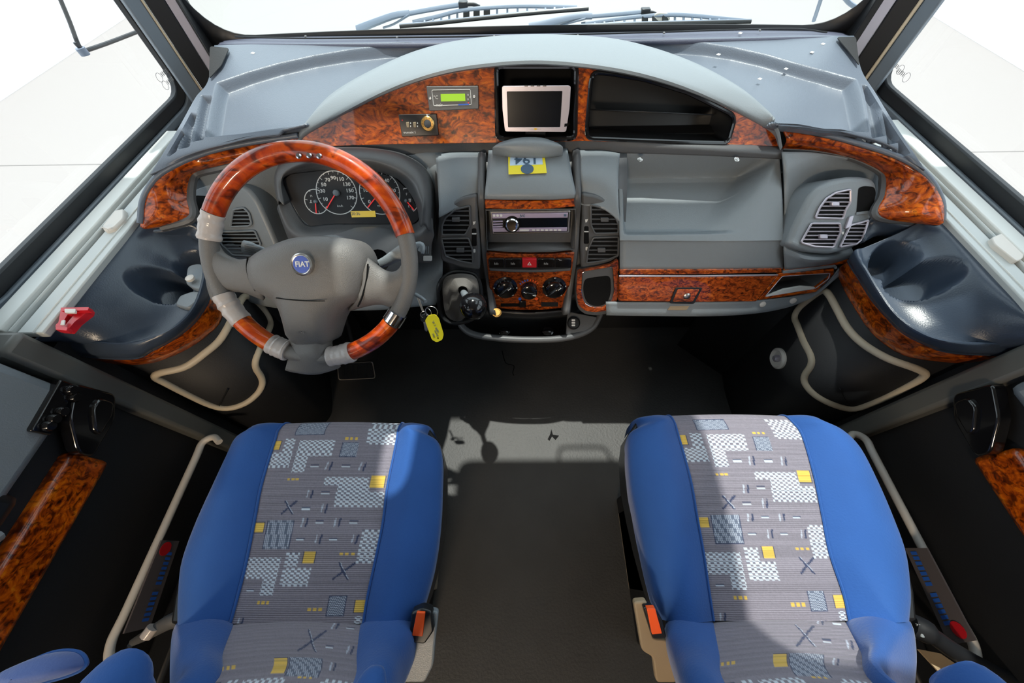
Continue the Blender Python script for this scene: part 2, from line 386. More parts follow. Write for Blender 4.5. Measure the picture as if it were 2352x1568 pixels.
# door frame posts, side wall linings (dark) below the belt line
for s, nm, dn in ((-1,'wall_lining_left','door_1'),(1,'wall_lining_right','door_2')):
    struct(box({-1:'trim_6',1:'trim_7'}[s], *SX(s,.99,1.10), .335, .388, 0, .885, 'post', bevel=.010))
    struct(box({-1:'trim_8',1:'trim_9'}[s], *SX(s,1.03,1.10), .388, 1.0, 0, .80, 'dwall', bevel=0))
    # curtain-side rail at the sill
    lab = {-1:'pale aluminium blind rail along the left side window sill, behind the steering wheel tray',
            1:'pale aluminium blind rail along the right side window sill, beside the passenger tray'}[s]
    rl = thing('blind_rail', lab, 'rail', (XC+s*1.03, .75, .83))
    for nme, x0, x1, z0, z1, m in (('outer_rail',1.050,1.090,.85,.876,'white'),('groove',1.030,1.052,.845,.858,'rub'),('track',1.038,1.044,.848,.870,'rail'),('inner_rail',.978,1.032,.848,.864,'rail'),('rib',.996,.999,.862,.8665,'white')):
        ya, yb = .395, 1.12
        f = [Vector((XC+s*x0,ya,z1)),Vector((XC+s*x1,ya,z1)),Vector((XC+s*x1,yb,z1)),Vector((XC+s*x0,yb,z1))]
        V, Fc = prism(f, [v-Vector((0,0,z1-z0)) for v in f]); obj(nme, V, Fc, m, rl, bevel=.003)
    pc = [(285,478),(262,482),(232,520),(238,530),(262,522),(285,500)] if s < 0 else [(2278,545),(2308,532),(2352,580),(2352,592),(2336,600),(2285,560)]
    slab('latch', pc, Plane((0,0,.874),(0,0,1)), 'ivory', rl, th=.014, r=6, bevel=.004)
    if s < 0: tube('cord', [Z(232,522,.875),Z(243,524,.88),Z(250,530,.875)], .0012, 'ivory', rl, n=10, seg=5)
    # door
    dr = D.objects.new(dn, None); COL.objects.link(dr); dr.location = (XC+s*1.02, -.2, 0); struct(dr)
    box('door_panel', *SX(s,1.025,1.07), -1.0, .35, 0, .80, 'dwall', dr)
    q = lambda a, b, c, d, z0, z1, x0, x1: None
    box('door_top', *SX(s,.985,1.07), -1.0, .325, .735, .93, 'plas', dr, bevel=.02)
    box('window_ledge', *SX(s,1.02,1.08), -1.0, .345, .93, .97, 'rub', dr, bevel=.006)
    # padded band with burl strip
    box('burl_strip', *SX(s,1.0,1.035), -.62, .215, .585, .675, 'burl', dr, bevel=.012)
    box('pull_recess', *SX(s,.983,1.035), -.9, .12, .715, .80, 'blk', dr, bevel=.018)
    tube('pull_handle', [Vector((XC+s*.955,y,z)) for y, z in ((-.5,.74),(-.3,.80),(-.1,.79),(.0,.77),(.05,.74))], .014, 'plas', dr, n=24, flat=.7)
    # handle cup
    hx = lambda px, py: XX(px if s < 0 else 2455-px, py, XC+s*.975)
    V, Fc = prism([hx(*p) for p in rnd([(175,880),(268,905),(265,965),(215,1050),(180,1040),(160,960)], 15)], [hx(*p)+Vector((s*.03,0,0)) for p in rnd([(175,880),(268,905),(265,965),(215,1050),(180,1040),(160,960)], 15)])
    obj('handle_cup', V, Fc, 'blkg', dr, bevel=.004)
    V, Fc = prism([hx(*p)-Vector((s*.008,0,0)) for p in rnd([(205,935),(225,912),(258,925),(252,955),(225,1000),(210,990)], 10)], [hx(*p)+Vector((s*.03,0,0)) for p in rnd([(205,935),(225,912),(258,925),(252,955),(225,1000),(210,990)], 10)])
    obj('door_handle', V, Fc, 'blkg', dr, bevel=.005)
    if s < 0:
        V, Fc = prism([hx(*p) for p in rnd([(140,870),(178,885),(120,1000),(70,990)], 8)], [hx(*p)+Vector((s*.02,0,0)) for p in rnd([(140,870),(178,885),(120,1000),(70,990)], 8)])
        obj('switch_panel', V, Fc, 'blkg', dr, bevel=.003)
        for (a, b) in ((160,895),(168,912),(138,945),(120,962),(108,978)):
            lathe('switch', hx(a, b)-Vector((s*.001,0,0)), (-s,0,0), [(.011,0),(.011,.006),(.008,.010)], 'blkg', dr, n=12)
    # door grab rail / pocket rim
    z0 = .385; xx = XC+s*.98
    pts = [Vector((XC+s*.93, .32, z0)), Vector((XC+s*.955,.335,z0)), Vector((xx,.318,z0)), Vector((xx,.27,z0)), Vector((xx,.1,z0)), Vector((xx,-.08,z0)), Vector((xx,-.15,z0)), Vector((XC+s*.95,-.20,z0-.005)), Vector((XC+s*.92,-.19,z0-.01))]
    t = tube('door_pocket_rail', pts, .0095, 'ivory', None, n=70, seg=10)
    tag(t, {-1:'ivory tubular rail along the dark left door, bent at both ends',1:'ivory tubular rail along the dark right door, bent at its front end'}[s], 'rail')
    # sticker in the pocket
    pk = box('door_pocket', *SX(s,.955,1.02), -.35, .33, .0, .22, 'blk', dr, bevel=.01)
    cor = [(372,1240),(412,1242),(345,1440),(285,1455)] if s < 0 else [(2078,1258),(2128,1258),(2240,1470),(2180,1482)]
    P_ = [XX(a, b, XC+s*.95) for a, b in cor]; V, Fc = prism(P_, [v+Vector((s*.004,0,0)) for v in P_])
    st = obj('warning_sticker', V, Fc, mat('dim_grey_sticker', srgb(96,90,92), .5) if s < 0 else D.materials['dim_grey_sticker'], None)
    tag(st, {-1:'grey sticker with red mark on top and blue lettering, left door',1:'grey sticker with blue lettering and red mark at its foot, right door'}[s], 'sticker')
    def on(u, v): return (P_[0].lerp(P_[1], u)).lerp(P_[3].lerp(P_[2], u), v) - Vector((s*.001,0,0))
    for k in range(14):
        v0 = (.14+k*.057) if s < 0 else (.04+k*.057)
        if k == 7: continue
        h = .04; f = [on(.52,v0),on(.8,v0+.004),on(.8,v0+h),on(.52,v0+h-.006)] if s < 0 else [on(.2,v0),on(.48,v0),on(.48,v0+h),on(.2,v0+h)]
        obj('blue_letter', f, [(0,1,2,3)], 'bprt', st, smooth=False)
    c = on(.35,.1) if s < 0 else on(.62,.88)
    lathe('red_mark', c, (-s,0,0), [(.016,0),(.016,.0006)], 'red', st, n=14)

# =================================================================== DASHBOARD
T = PYZ((1.36,1.02),(.87,.98)); FP = PYZ((.924,.93),(.993,1.079)); CP = PYZ((.80,.86),(.686,.53))
GP = PYZ((.736,.78),(.65,.57))
dash = thing('dashboard', 'grey moulded dashboard with burl wood panels, spanning the cab under the windshield', 'dashboard', (0,.9,.5))
def zs(L): return [Z(*p) for p in L]
# top pad: grid from the windshield edge to the burl line
top_rows = [
 zs([(492,104,1.02),(600,101,1.02),(800,98,1.02),(1225,92,1.02),(1650,86,1.02),(1830,82,1.02),(1962,82,1.02)]),
 zs([(478,184,1.005),(600,135,1.012),(800,117,1.012),(1225,110,1.012),(1650,105,1.012),(1850,108,1.012),(1978,158,1.005)]),
 zs([(449,224,1.0),(560,215,.998),(790,200,1.0),(1225,190,1.0),(1660,190,1.0),(1890,185,.998),(2012,215,1.0)]),
 zs([(412,290,.985),(540,275,.986),(770,262,.99),(1225,250,.99),(1690,245,.99),(1930,250,.986),(2055,285,.985)]),
 zs([(372,356,.965),(520,325,.975),(700,300,.98),(1225,290,.98),(1775,285,.98),(1970,305,.975),(2095,345,.965)]),
 zs([(345,400,.945),(480,345,.962),(690,308,.975),(1225,300,.975),(1780,290,.975),(2000,325,.962),(2125,390,.945)]),
]
def inpoly(x, y, P):
    c = False; j = len(P)-1
    for i in range(len(P)):
        if (P[i][1] > y) != (P[j][1] > y) and x < (P[j][0]-P[i][0])*(y-P[i][1])/(P[j][1]-P[i][1])+P[i][0]: c = not c
        j = i
    return c
def sdf(x, y, P):
    d = 1e9
    for i in range(len(P)):
        ax, ay = P[i-1]; bx, by = P[i]; vx, vy = bx-ax, by-ay; t = max(0, min(1, ((x-ax)*vx+(y-ay)*vy)/(vx*vx+vy*vy+1e-12)))
        d = min(d, math.hypot(x-ax-vx*t, y-ay-vy*t))
    return -d if inpoly(x, y, P) else d
def topXY(pts):
    f = lambda b: float(np.interp(b, [100,184,224,290,330,356,400], [1.012,1.003,.998,.984,.974,.966,.945]))
    return [(Z(a, b, f(b)).x, Z(a, b, f(b)).y) for a, b in pts]
sinkR = topXY([(1416,100),(1552,99),(1620,103),(1688,112),(1760,127),(1824,144),(1900,163),(1960,182),(1990,290),(1900,284),(1790,270),(1700,240),(1560,150)])
sinkL = topXY([(1030,104),(960,106),(880,111),(800,119),(720,132),(640,150),(570,170),(505,193),(482,308),(560,300),(700,278),(760,225),(880,160)])
slots = [topXY(q) for q in ([(466,222),(484,222),(464,318),(444,322)],[(434,262),(449,264),(431,334),(413,338)],[(409,302),(419,304),(400,346),(387,354)],
         [(1984,196),(2002,202),(2036,302),(2012,306)],[(2022,234),(2036,240),(2070,318),(2049,320)],[(2060,284),(2070,292),(2094,342),(2078,344)])]
def topfn(p):
    dz = 0
    for S, dp, wd in [(sinkR,.024,.022),(sinkL,.024,.022)]+[(q,.017,.010) for q in slots]:
        xs = [a for a, b in S]; ys = [b for a, b in S]
        if min(xs)-.03 < p.x < max(xs)+.03 and min(ys)-.03 < p.y < max(ys)+.03:
            d = sdf(p.x, p.y, S); t = max(0, min(1, .5-d/wd)); t = t*t*(3-2*t); dz = max(dz, dp*t)
    return Vector((p.x, p.y, p.z-dz))
arcXY = [(Z(a, b, z).x, Z(a, b, z).y-.012) for (a, b), z in zip([(675,335),(705,290),(760,226),(850,172),(960,127),(1080,103),(1225,95),(1380,100),(1480,118),(1590,155),(1690,207),(1750,255),(1785,295),(1800,345)],
   [.935,.975,.99,.995,1.0,1.0,1.0,1.0,.995,.99,.985,.98,.97,.925])] + [(.7,.6),(-.7,.6)]
g_ = [[topfn(p) if 5 < j < 354 else p for j, p in enumerate(r)] for r in lgrid(top_rows, 360, 300)]; V, Fc = grid(g_)
Fc = [f for f in Fc if not inpoly(sum(V[i].x for i in f)/4, sum(V[i].y for i in f)/4, arcXY)]
obj('top_pad', V, Fc, 'top', dash, solid=.006)
# vinyl cowl between glass and pad
loft('cowl_strip', [zs([(500,96,.99),(560,86,.995),(900,82,1.0),(1300,76,1.0),(1650,70,1.0),(1900,72,.995),(1950,80,.99)]),
                    zs([(505,98,1.0),(560,93,1.005),(900,91,1.01),(1300,85,1.01),(1650,78,1.01),(1900,78,1.005),(1950,84,1.0)]),
                    zs([(500,103,1.01),(560,101,1.02),(900,101,1.02),(1300,96,1.02),(1650,90,1.02),(1900,84,1.02),(1960,86,1.01)])], 'cowl', dash, nu=60, nv=9, solid=.01)
tube('cowl_seam', zs([(540,84,1.012),(700,88,1.016),(900,86,1.016),(1200,82,1.018),(1500,74,1.018),(1800,66,1.016),(1900,74,1.012)]), .0022, 'rub', dash, n=60, seg=5)
for a, b in ((702,84),(912,86),(1135,83),(1327,82),(1525,76),(1745,70)): lathe('stud', Z(a, b, 1.019), (0,-.3,1), [(.004,0),(.003,.002)], 'plasd', dash, n=8)
for pts in ([(482,106),(526,110),(508,150),(480,180)],[(1922,85),(1966,84),(1974,150),(1950,118)]):
    slab('corner_dark_patch', pts, T, 'dwall', dash, th=.002, off=.0125, r=6, bevel=0)  # flat dark patch, paints the shade of a hollow corner
for a, b in ((580,122),(552,147),(1700,76),(1890,101),(1865,120),(1650,125),(1805,158),(1745,181),(1640,180)):
    slab('paint_fleck', [(a-5,b),(a,b-3),(a+6,b-1),(a+2,b+2)], T, 'white', dash, th=.001, off=.004 if b < 140 else -.009, bevel=0)
# arched hood over the burl fascia
arcO = [(683,322),(705,287),(760,222),(850,168),(960,122),(1080,98),(1225,90),(1380,95),(1480,113),(1590,150),(1690,202),(1750,250),(1785,290),(1797,338)]
arcI = [(683,322),(707,300),(800,247),(900,199),(1001,165),(1100,147),(1225,138),(1350,146),(1460,164),(1560,192),(1650,228),(1725,266),(1780,302),(1795,338)]
zo = [.935,.975,1.0,1.012,1.018,1.022,1.025,1.022,1.018,1.012,1.0,.985,.97,.925]
no = 14
O3 = [Z(a, b, z) for (a, b), z in zip(arcO, zo)]
I3 = [FP.at(a, b, .008) for a, b in arcI]
mid = [o.lerp(i, .45) + Vector((0,0,.022*math.sin(math.pi*min(1,max(0,k/(no-1)))))) for k, (o, i) in enumerate(zip(O3, I3))]
lip = [p + Vector((0,.012,-.010)) for p in I3]
loft('arched_hood', [[o-Vector((0,0,.01)) for o in O3], O3, mid, I3, lip], 'plas', dash, nu=90, nv=30, solid=.004)
# burl fascia with two cut-outs
fo = [(684,338)]+[(a, b+3) for a, b in [(p[0], p[1]) for p in arcI[1:-1]]]+[(1792,337),(1580,329),(1341,324),(1134,328),(900,331)]
fo2 = catmull([Vector((a, b, 0)) for a, b in fo[:14]], 60); fo2 = [(v.x, v.y) for v in fo2]+fo[14:]
niche = rnd([(1140,152),(1324,152),(1321,318),(1142,318)], 14)
pock = rnd([(1362,166),(1398,168),(1480,182),(1580,212),(1683,263),(1687,278),(1672,329),(1560,326),(1350,318),(1347,300),(1356,190)], 14)
plate('burl_fascia', fo2, [niche, pock], FP, 'burl', dash, th=.008, off=.004, bevel=.002)
def cavity(name, out, pl, depth, m, parent, off=0, shrink=.96, rim=None, rimw=.004, drift=(0,0,0), label=None):
    f = [pl.at(a, b, off) for a, b in out]; c = sum(f, Vector())/len(f); dv = Vector(drift)
    bk = [c + (v-c)*shrink - pl.n*depth + dv for v in f]; n = len(f); V = f+bk
    Fc = [(i, n+i, n+(i+1)%n, (i+1)%n) for i in range(n)]+[tuple(range(n, 2*n))]
    o = obj(name, V, Fc, m, parent, label=label)
    if rim: tube('rim', f, rimw, rim, parent if name == 'x' else o, n=max(60, n), seg=8, closed=True, spl=False)
    return o
cavity('monitor_niche', niche, FP, .09, 'void', dash, off=.004, rim='blkg', rimw=.006, drift=(0,0,.02))
pk = cavity('open_shelf', pock, FP, .12, 'blk', dash, off=.004, rim='blkg', rimw=.005, drift=(0,0,.02))
V = [FP.at(1357,250,-.012), FP.at(1640,262,-.012), FP.at(1630,262,-.11), FP.at(1370,250,-.11)]
obj('shelf_board', V, [(0,1,2,3)], 'blk', pk, solid=.003)
# strip under the fascia
loft('ledge_strip', [[FP.at(a, b, .003) for a, b in ((682,336),(900,329),(1134,326),(1341,322),(1580,327),(1795,335))],
                     zs([(682,345,.922),(900,340,.922),(1134,337,.922),(1341,335,.922),(1580,340,.922),(1800,352,.915)]),
                     zs([(690,360,.905),(900,356,.905),(1134,352,.905),(1341,350,.905),(1580,356,.905),(1800,366,.90)])], 'plasd', dash, nu=50, nv=10)
# burl side bands (curved round the ends of the dash)
bandR_u = zs([(1797,302,.955),(1900,318,.953),(1990,342,.95),(2060,366,.945),(2110,394,.935),(2142,428,.92),(2162,470,.895),(2164,510,.865)])
bandR_l = zs([(1797,338,.915),(1880,343,.915),(1960,360,.912),(2020,388,.90),(2032,410,.89),(2028,450,.87),(2014,494,.845),(2110,508,.84)])
bandL_u = zs([(684,318,.955),(578,334,.953),(493,352,.95),(425,376,.945),(374,403,.935),(347,430,.92),(328,469,.895),(322,520,.865)])
bandL_l = zs([(684,345,.915),(578,368,.915),(500,385,.912),(452,398,.90),(440,420,.89),(438,455,.87),(440,500,.845),(370,522,.84)])
for u, l, s in ((bandR_u, bandR_l, 1), (bandL_u, bandL_l, -1)):
    m_ = [a.lerp(b, .5)+Vector((0,-.014,.006)) for a, b in zip(u, l)]
    loft('burl_side_band', [u, m_, l], 'burl', dash, nu=60, nv=14, solid=.006)
    # edge lip above the band, meeting the top pad
    tube('pad_lip', [p+Vector((0,.006,.004)) for p in u], .0065, 'top', dash, n=60, seg=10)
    tube('band_edge', [p+Vector((0,.0,-.002)) for p in l], .010, 'plasd', dash, n=60, seg=8)
# side filler between the burl ends and the trays
# ---- lower shell : driver, centre, passenger top
loft('driver_shell', [zs([(445,402,.90),(560,376,.908),(700,356,.91),(860,350,.91),(1015,350,.91)]),
                      zs([(442,455,.83),(560,450,.83),(680,455,.785),(860,455,.785),(960,455,.785),(1015,455,.84)]),
                      zs([(450,530,.75),(560,540,.745),(680,560,.69),(860,580,.67),(960,585,.67),(1015,590,.70)]),
                      zs([(520,620,.66),(600,640,.64),(700,660,.62),(860,660,.62),(1015,650,.63)]),
                      zs([(560,690,.57),(620,705,.56),(700,712,.56),(860,712,.56),(1000,700,.57)]),
                      [p+Vector((0,.12,0)) for p in zs([(560,692,.57),(620,708,.56),(700,715,.56),(860,715,.56),(1000,702,.57)])]], 'plas', dash, nu=50, nv=40)
loft('centre_shell', [zs([(1000,350,.905),(1225,345,.905),(1440,352,.905)]), zs([(1000,455,.835),(1225,455,.835),(1440,455,.835)]),
                      zs([(1005,600,.67),(1225,600,.67),(1430,600,.67)]), zs([(1010,640,.62),(1225,640,.62),(1425,640,.62)])], 'plasd', dash, nu=12, nv=24)
# side bulges left and right of the centre console
for s, L in ((0, [[(1000,352,.91),(1050,350,.915),(1102,350,.915)],[(1004,400,.89),(1050,400,.895),(1100,400,.895)],[(1008,470,.855),(1050,452,.862),(1098,446,.862)],[(1008,500,.83),(1050,480,.84),(1098,470,.845)]]),
             (1, [[(1330,345,.915),(1380,345,.915),(1424,352,.91)],[(1332,400,.895),(1380,400,.895),(1420,405,.89)],[(1335,440,.864),(1385,448,.862),(1421,475,.85)],[(1335,470,.845),(1385,480,.84),(1424,510,.825)]])):
    loft('console_shoulder', [zs(r) for r in L], 'plas', dash, nu=14, nv=16)
# ---- vents
def vent(out, pl, parent, off, m='plas', nsl=5, tilt=0, knob=None, vert=4, dark='void', fw=.0045, off2=None):
    root = slab('air_vent', out, pl, dark, parent, th=.012, off=off-.002, r=4, bevel=0)
    f = [pl.at(a, b, off+.001) for a, b in rnd(out, 4)]
    tube('vent_frame', f, fw*.6, m, root, n=70, seg=8, closed=True, spl=False)
    ys = [p[1] for p in out]; y0, y1 = min(ys), max(ys); rp = rnd(out, 4)
    def span(y):
        xs = []
        for i in range(len(rp)):
            a, b = rp[i-1], rp[i]
            if (a[1] > y) != (b[1] > y): xs.append(a[0]+(b[0]-a[0])*(y-a[1])/(b[1]-a[1]))
        return (min(xs), max(xs)) if len(xs) > 1 else None
    for k in range(1, nsl+1):
        y = y0+(y1-y0)*k/(nsl+1); xm = (out[0][0]); sp = span(y)
        if not sp or sp[1]-sp[0] < 6: continue
        a, b = pl.at(sp[0]+1, y, off), pl.at(sp[1]-1, y, off)
        bar('slat', a, b, .004, .0026, m, root, up=(pl.n*.35+pl.ey*.9))
    for k in range(1, vert+1):
        xs = [p[0] for p in out]; x = min(xs)+(max(xs)-min(xs))*k/(vert+1)
        ysn = [yy for yy in np.arange(y0, y1, 1.5) if (span(yy) or (1e9, -1e9))[0] < x < (span(yy) or (1e9, -1e9))[1]]
        if len(ysn) > 2: bar('vane', pl.at(x, ysn[0]+1, off-.0035), pl.at(x, ysn[-1]-1, off-.0035), .003, .0015, 'plasd', root, up=pl.n)
    if knob: slab('thumb_tab', rect(knob[0]-9, knob[1]-5, knob[0]+9, knob[1]+5), pl, m, root, th=.008, off=off+.006, bevel=.0015)
    return root
# centre console side vent pods
CV = CP
podL = [(1015,490),(1032,468),(1060,454),(1097,446),(1097,500),(1103,560),(1103,622),(1060,616),(1012,600),(1008,540)]
podR = [(1335,444),(1370,449),(1400,462),(1420,484),(1425,520),(1424,590),(1405,603),(1370,614),(1335,622),(1333,560),(1338,500)]
for pod, up, lo, sl in ((podL, [(1079,473),(1046,481),(1023,500),(1015,518),(1015,539),(1069,539),(1080,518)], [(1014,548),(1076,547),(1085,573),(1086,605),(1058,600),(1023,588)], (1089,545)),
                    (podR, [(1357,470),(1390,479),(1413,497),(1421,516),(1420,535),(1366,536),(1357,516)], [(1363,546),(1421,544),(1420,587),(1390,598),(1347,604),(1351,571)], (1347,540))):
    pr = slab('vent_pod', pod, CV, 'plasd', dash, th=.06, off=.004, r=10, bevel=.006)
    vent(up, CV, pr, .007, 'plasd', 5, knob=(sum(p[0] for p in up)/7, 505))
    vent(lo, CV, pr, .007, 'plasd', 5, knob=(sum(p[0] for p in lo)/6, 575))
    sx, sy = sl
    slab('thumbwheel', [(sx-5,sy-20),(sx+5,sy-20),(sx+6,sy+20),(sx-6,sy+20)], CV, 'void', pr, th=.01, off=.006, r=3, bevel=.001)
    slab('thumbwheel_mark', rect(sx-5,sy-9,sx+5,sy-7), CV, 'prt', pr, th=.004, off=.0085, bevel=0)
    slab('open_mark', [(sx-3,sy-36),(sx+4,sy-37),(sx+1,sy-30),(sx-2,sy-29)], CV, 'prt', pr, th=.001, off=.0045, bevel=0)
    slab('closed_mark', rnd(rect(sx-2,sy+27,sx+3,sy+35),2), CV, 'prt', pr, th=.001, off=.0045, bevel=0)
# centre console: lid on top, cheeks, fascia
CT = PYZ((.945,.915),(.795,.868))
lidrows = [zs([(1122,345,.918),(1170,343,.924),(1215,343,.926),(1260,342,.924),(1303,341,.918)]),
           zs([(1118,400,.902),(1170,398,.908),(1218,398,.910),(1270,398,.908),(1314,400,.902)]),
           zs([(1114,440,.880),(1165,440,.885),(1218,440,.887),(1272,440,.885),(1322,438,.880)]),
           zs([(1113,454,.868),(1165,455,.872),(1218,455,.874),(1272,455,.872),(1325,451,.868)]),
           zs([(1114,458,.862),(1165,459,.865),(1218,459,.867),(1272,459,.865),(1325,455,.862)])]
loft('console_lid', lidrows, 'plas', dash, nu=24, nv=24, solid=.01)
for L in ([(1098,352,.915),(1097,446,.87),(1099,500,.80),(1104,570,.725),(1113,640,.63),(1124,722,.55)],
          [(1333,346,.915),(1335,446,.87),(1334,500,.80),(1329,570,.725),(1320,640,.63),(1309,722,.55)]):
    a = zs(L); w_ = 17
    b = [Z(x+(-w_ if x > 1225 else w_), y, z) for x, y, z in L]
    loft('console_cheek', [[p+Vector((0,.05,-.02)) for p in a], a, [p.lerp(q, .5)+Vector((0,-.006,.008)) for p, q in zip(a, b)], b, [q+Vector((0,.05,-.02)) for q in b]], 'plasd', dash, nu=30, nv=12)
slab('burl_strip', rnd([(1114,458),(1160,460),(1218,461),(1275,460),(1325,455),(1322,474),(1270,479),(1218,481),(1165,480),(1115,479)], 2), CP, 'burl', dash, th=.01, off=.006, bevel=.002)
cavity('radio_bay', [(1116,482),(1322,480),(1319,572),(1270,577),(1220,578),(1170,577),(1119,573)], CP, .06, 'blk', dash, off=.003, rim='plasd', rimw=.002)
fl = [CP.at(1120,545,-.055), CP.at(1318,543,-.055), CP.at(1319,572,.002), CP.at(1220,577,.002), CP.at(1119,573,.002)]
obj('bay_floor', fl, [(0,1,2,3,4)], 'plasd', dash, solid=.004)
# lower burl panel with buttons and knobs
slab('burl_panel', [(1116,579),(1170,583),(1220,584),(1270,583),(1320,579),(1311,640),(1301,706),(1250,712),(1180,712),(1128,707),(1122,640)], CP, 'burld', dash, th=.02, off=.004, bevel=.003)
slab('button_bed', [(1122,594),(1313,594),(1311,617),(1270,622),(1220,623),(1170,622),(1124,619)], CP, 'blk', dash, th=.006, off=.006, bevel=.001)
slab('button_ledge', [(1124,616),(1170,619),(1220,620),(1270,619),(1311,616),(1310,622),(1270,625),(1220,626),(1170,625),(1125,622)], CP, 'plasd', dash, th=.01, off=.010, bevel=.002)
bx = [1122,1159,1198,1234,1275,1314]
for k in range(5):
    b = slab('push_button', rect(bx[k]+1.5, 594, bx[k+1]-1.5, 615), CP, 'red' if k == 2 else 'blkg', dash, th=.012, off=.013, bevel=.002, label='red hazard button' if k == 2 else None)
    cx = (bx[k]+bx[k+1])/2; B = CP
    if k == 2:
        tri = [(cx-5,609),(cx+5,609),(cx,601)]; P2 = CP
        plate('hazard_triangle', tri, [[(cx-2.6,607.7),(cx+2.6,607.7),(cx,603.5)]], CP, 'prt', b, th=.0004, off=.0134, bevel=0)
    elif k == 4: slab('button_icon', rect(cx-10,597,cx-4,598), CP, 'gprt', b, th=.0004, off=.0134, bevel=0)
    else:
        for q in range(4): slab('button_icon', rect(cx-5+q*2.6,603+(q%2)*1.5,cx-3.6+q*2.6,607.5), CP, 'gprt', b, th=.0004, off=.0134, bevel=0)
for (x, y, r, kind) in ((1161,660,.032,0),(1215,665,.029,1),(1273,660,.032,2)):
    c = CP.at(x, y, .004); n = CP.n
    k = lathe('control_knob', c, n, [(r*1.12,0),(r*1.12,.003),(r*.86,.005),(r*.80,.018),(r*.62,.021)] if kind != 1 else [(r*.9,0),(r*.88,.004),(r*.82,.018),(r*.6,.021)], 'blkg', dash, n=32)
    a = math.radians({0:40,1:-12,2:42}[kind]); d = (CP.ex*math.cos(a)+CP.ey*math.sin(a))
    bar('grip', c+n*.023-d*r*.72, c+n*.023+d*r*.72, .010, .012, 'blkg', k, up=n, bevel=.003)
    bar('pointer', c+n*.030+d*r*.35, c+n*.030+d*r*.7, .002, .001, 'prt', k, up=n)
    if kind != 1:
        for t in (-50,10,90,170,230) if kind == 2 else (-50,0,90,180,230):
            p = c + n*.0035 + (CP.ex*math.cos(math.radians(t))+CP.ey*math.sin(math.radians(t)))*r*1.02
            bar('dial_mark', p-CP.ex*.003, p+CP.ex*.003, .004, .0006, 'prt', k, up=n)
    else:
        for q in range(8):
            t = math.radians(140-q*14); p = c+n*.002+(CP.ex*math.cos(t)+CP.ey*math.sin(t))*r*1.15; d2 = CP.ex*math.cos(t)+CP.ey*math.sin(t)
            bar('dial_mark', p-d2*.003, p+d2*.003, .0035, .0008, 'bprt' if q < 4 else 'orange', k, up=n)
for x, m_ in ((1194,'bprt'),(1232,'orange')): lathe('dot', CP.at(x,686,.004), CP.n, [(.005,0),(.005,.001)], m_, dash, n=14)
slab('slider_slot', rnd(rect(1150,697,1208,704),2), CP, 'void', dash, th=.002, off=.0055, bevel=0)
slab('slider_slot', rnd(rect(1243,694,1282,704),2), CP, 'blk', dash, th=.002, off=.0055, bevel=0)
slab('slider_tab', rect(1192,692,1208,706), CP, 'blkg', dash, th=.01, off=.012, bevel=.002)
# lower tray and cheeks below the panel
under = [zs([(1120,712,.545),(1220,718,.545),(1308,712,.545)]), zs([(1125,724,.52),(1220,730,.52),(1302,722,.52)]), [p+Vector((0,.06,0)) for p in zs([(1125,728,.52),(1220,734,.52),(1302,726,.52)])]]
loft('console_chin', under, 'blk', dash, nu=12, nv=8)
rim = [(1052,722,.475),(1062,750,.46),(1090,768,.455),(1150,777,.455),(1215,780,.455),(1280,778,.455),(1330,768,.455),(1362,750,.46),(1378,722,.475)]
tube('lower_tray_rim', zs(rim), .011, 'plasd', dash, n=60, seg=10)
loft('lower_tray', [[p+Vector((0,.01,-.01)) for p in zs(rim)], [p*1+Vector((0,.05,-.05)) for p in zs(rim)], [p+Vector((0,.12,-.05)) for p in zs(rim)], [p+Vector((0,.16,.03)) for p in zs(rim)]], 'blk', dash, nu=40, nv=12)
slab('tray_corner_plate', [(1303,722),(1310,716),(1372,728),(1360,750),(1330,768),(1300,772)], Plane((0,.66,.47),(0,-.5,.87)), 'plasd', dash, th=.01, r=4)
sp = Plane((0,.66,.47),(0,-.5,.87))
pl_ = lathe('socket_plug', sp.at(1317,742,0), sp.n, [(.021,0),(.021,.006),(.017,.010)], 'blk', dash, n=24)
for q in range(3): slab('socket_icon', rnd(rect(1313,733+q*6,1321,737+q*6),1), sp, 'prt', pl_, th=.0006, off=.0112, bevel=0)
lathe('brass_socket', CP.at(1141,717,.03), CP.n+Vector((0,0,.4)), [(.0145,0),(.0145,.004),(.0105,.0042),(.010,.001)], 'gold', dash, n=24)
for x in (1158,1258): lathe('tray_stud', Z(x,762,.43), (0,-.3,1), [(.018,0),(.016,.008),(.008,.012)], 'blkg', dash, n=16, sx=1.2)
# cup holder right of the console
KP = PYZ((.735,.72),(.66,.56))
co = [(1327,622),(1370,615),(1405,606),(1420,594),(1422,640),(1420,680),(1413,699),(1392,714),(1368,717),(1344,714),(1328,700),(1324,670)]
ci = rnd([(1337,624),(1408,612),(1411,670),(1404,695),(1386,706),(1362,707),(1342,697),(1335,670)], 8)
cu = slab('cup_holder', [(a+(a-1372)*.03, b+(8 if b > 640 else 0)) for a, b in co], KP, 'plasd', dash, th=.10, off=-.002, r=8, bevel=.008)
plate('burl_ring', rnd(co, 6), [ci], KP, 'burld', cu, th=.012, off=.008, bevel=.0025)
cavity('cup_mouth', ci, KP, .006, 'plasd', cu, off=.006, shrink=.97, rim='chrome', rimw=.0012)
well = rnd([(1342,640),(1402,632),(1404,668),(1398,690),(1384,702),(1362,703),(1346,693),(1339,668)], 12)
slab('cup_dark_sheet', well, KP, 'void', cu, th=.002, off=.0015, bevel=0)  # flat black sheet stands for the shade down inside the cup
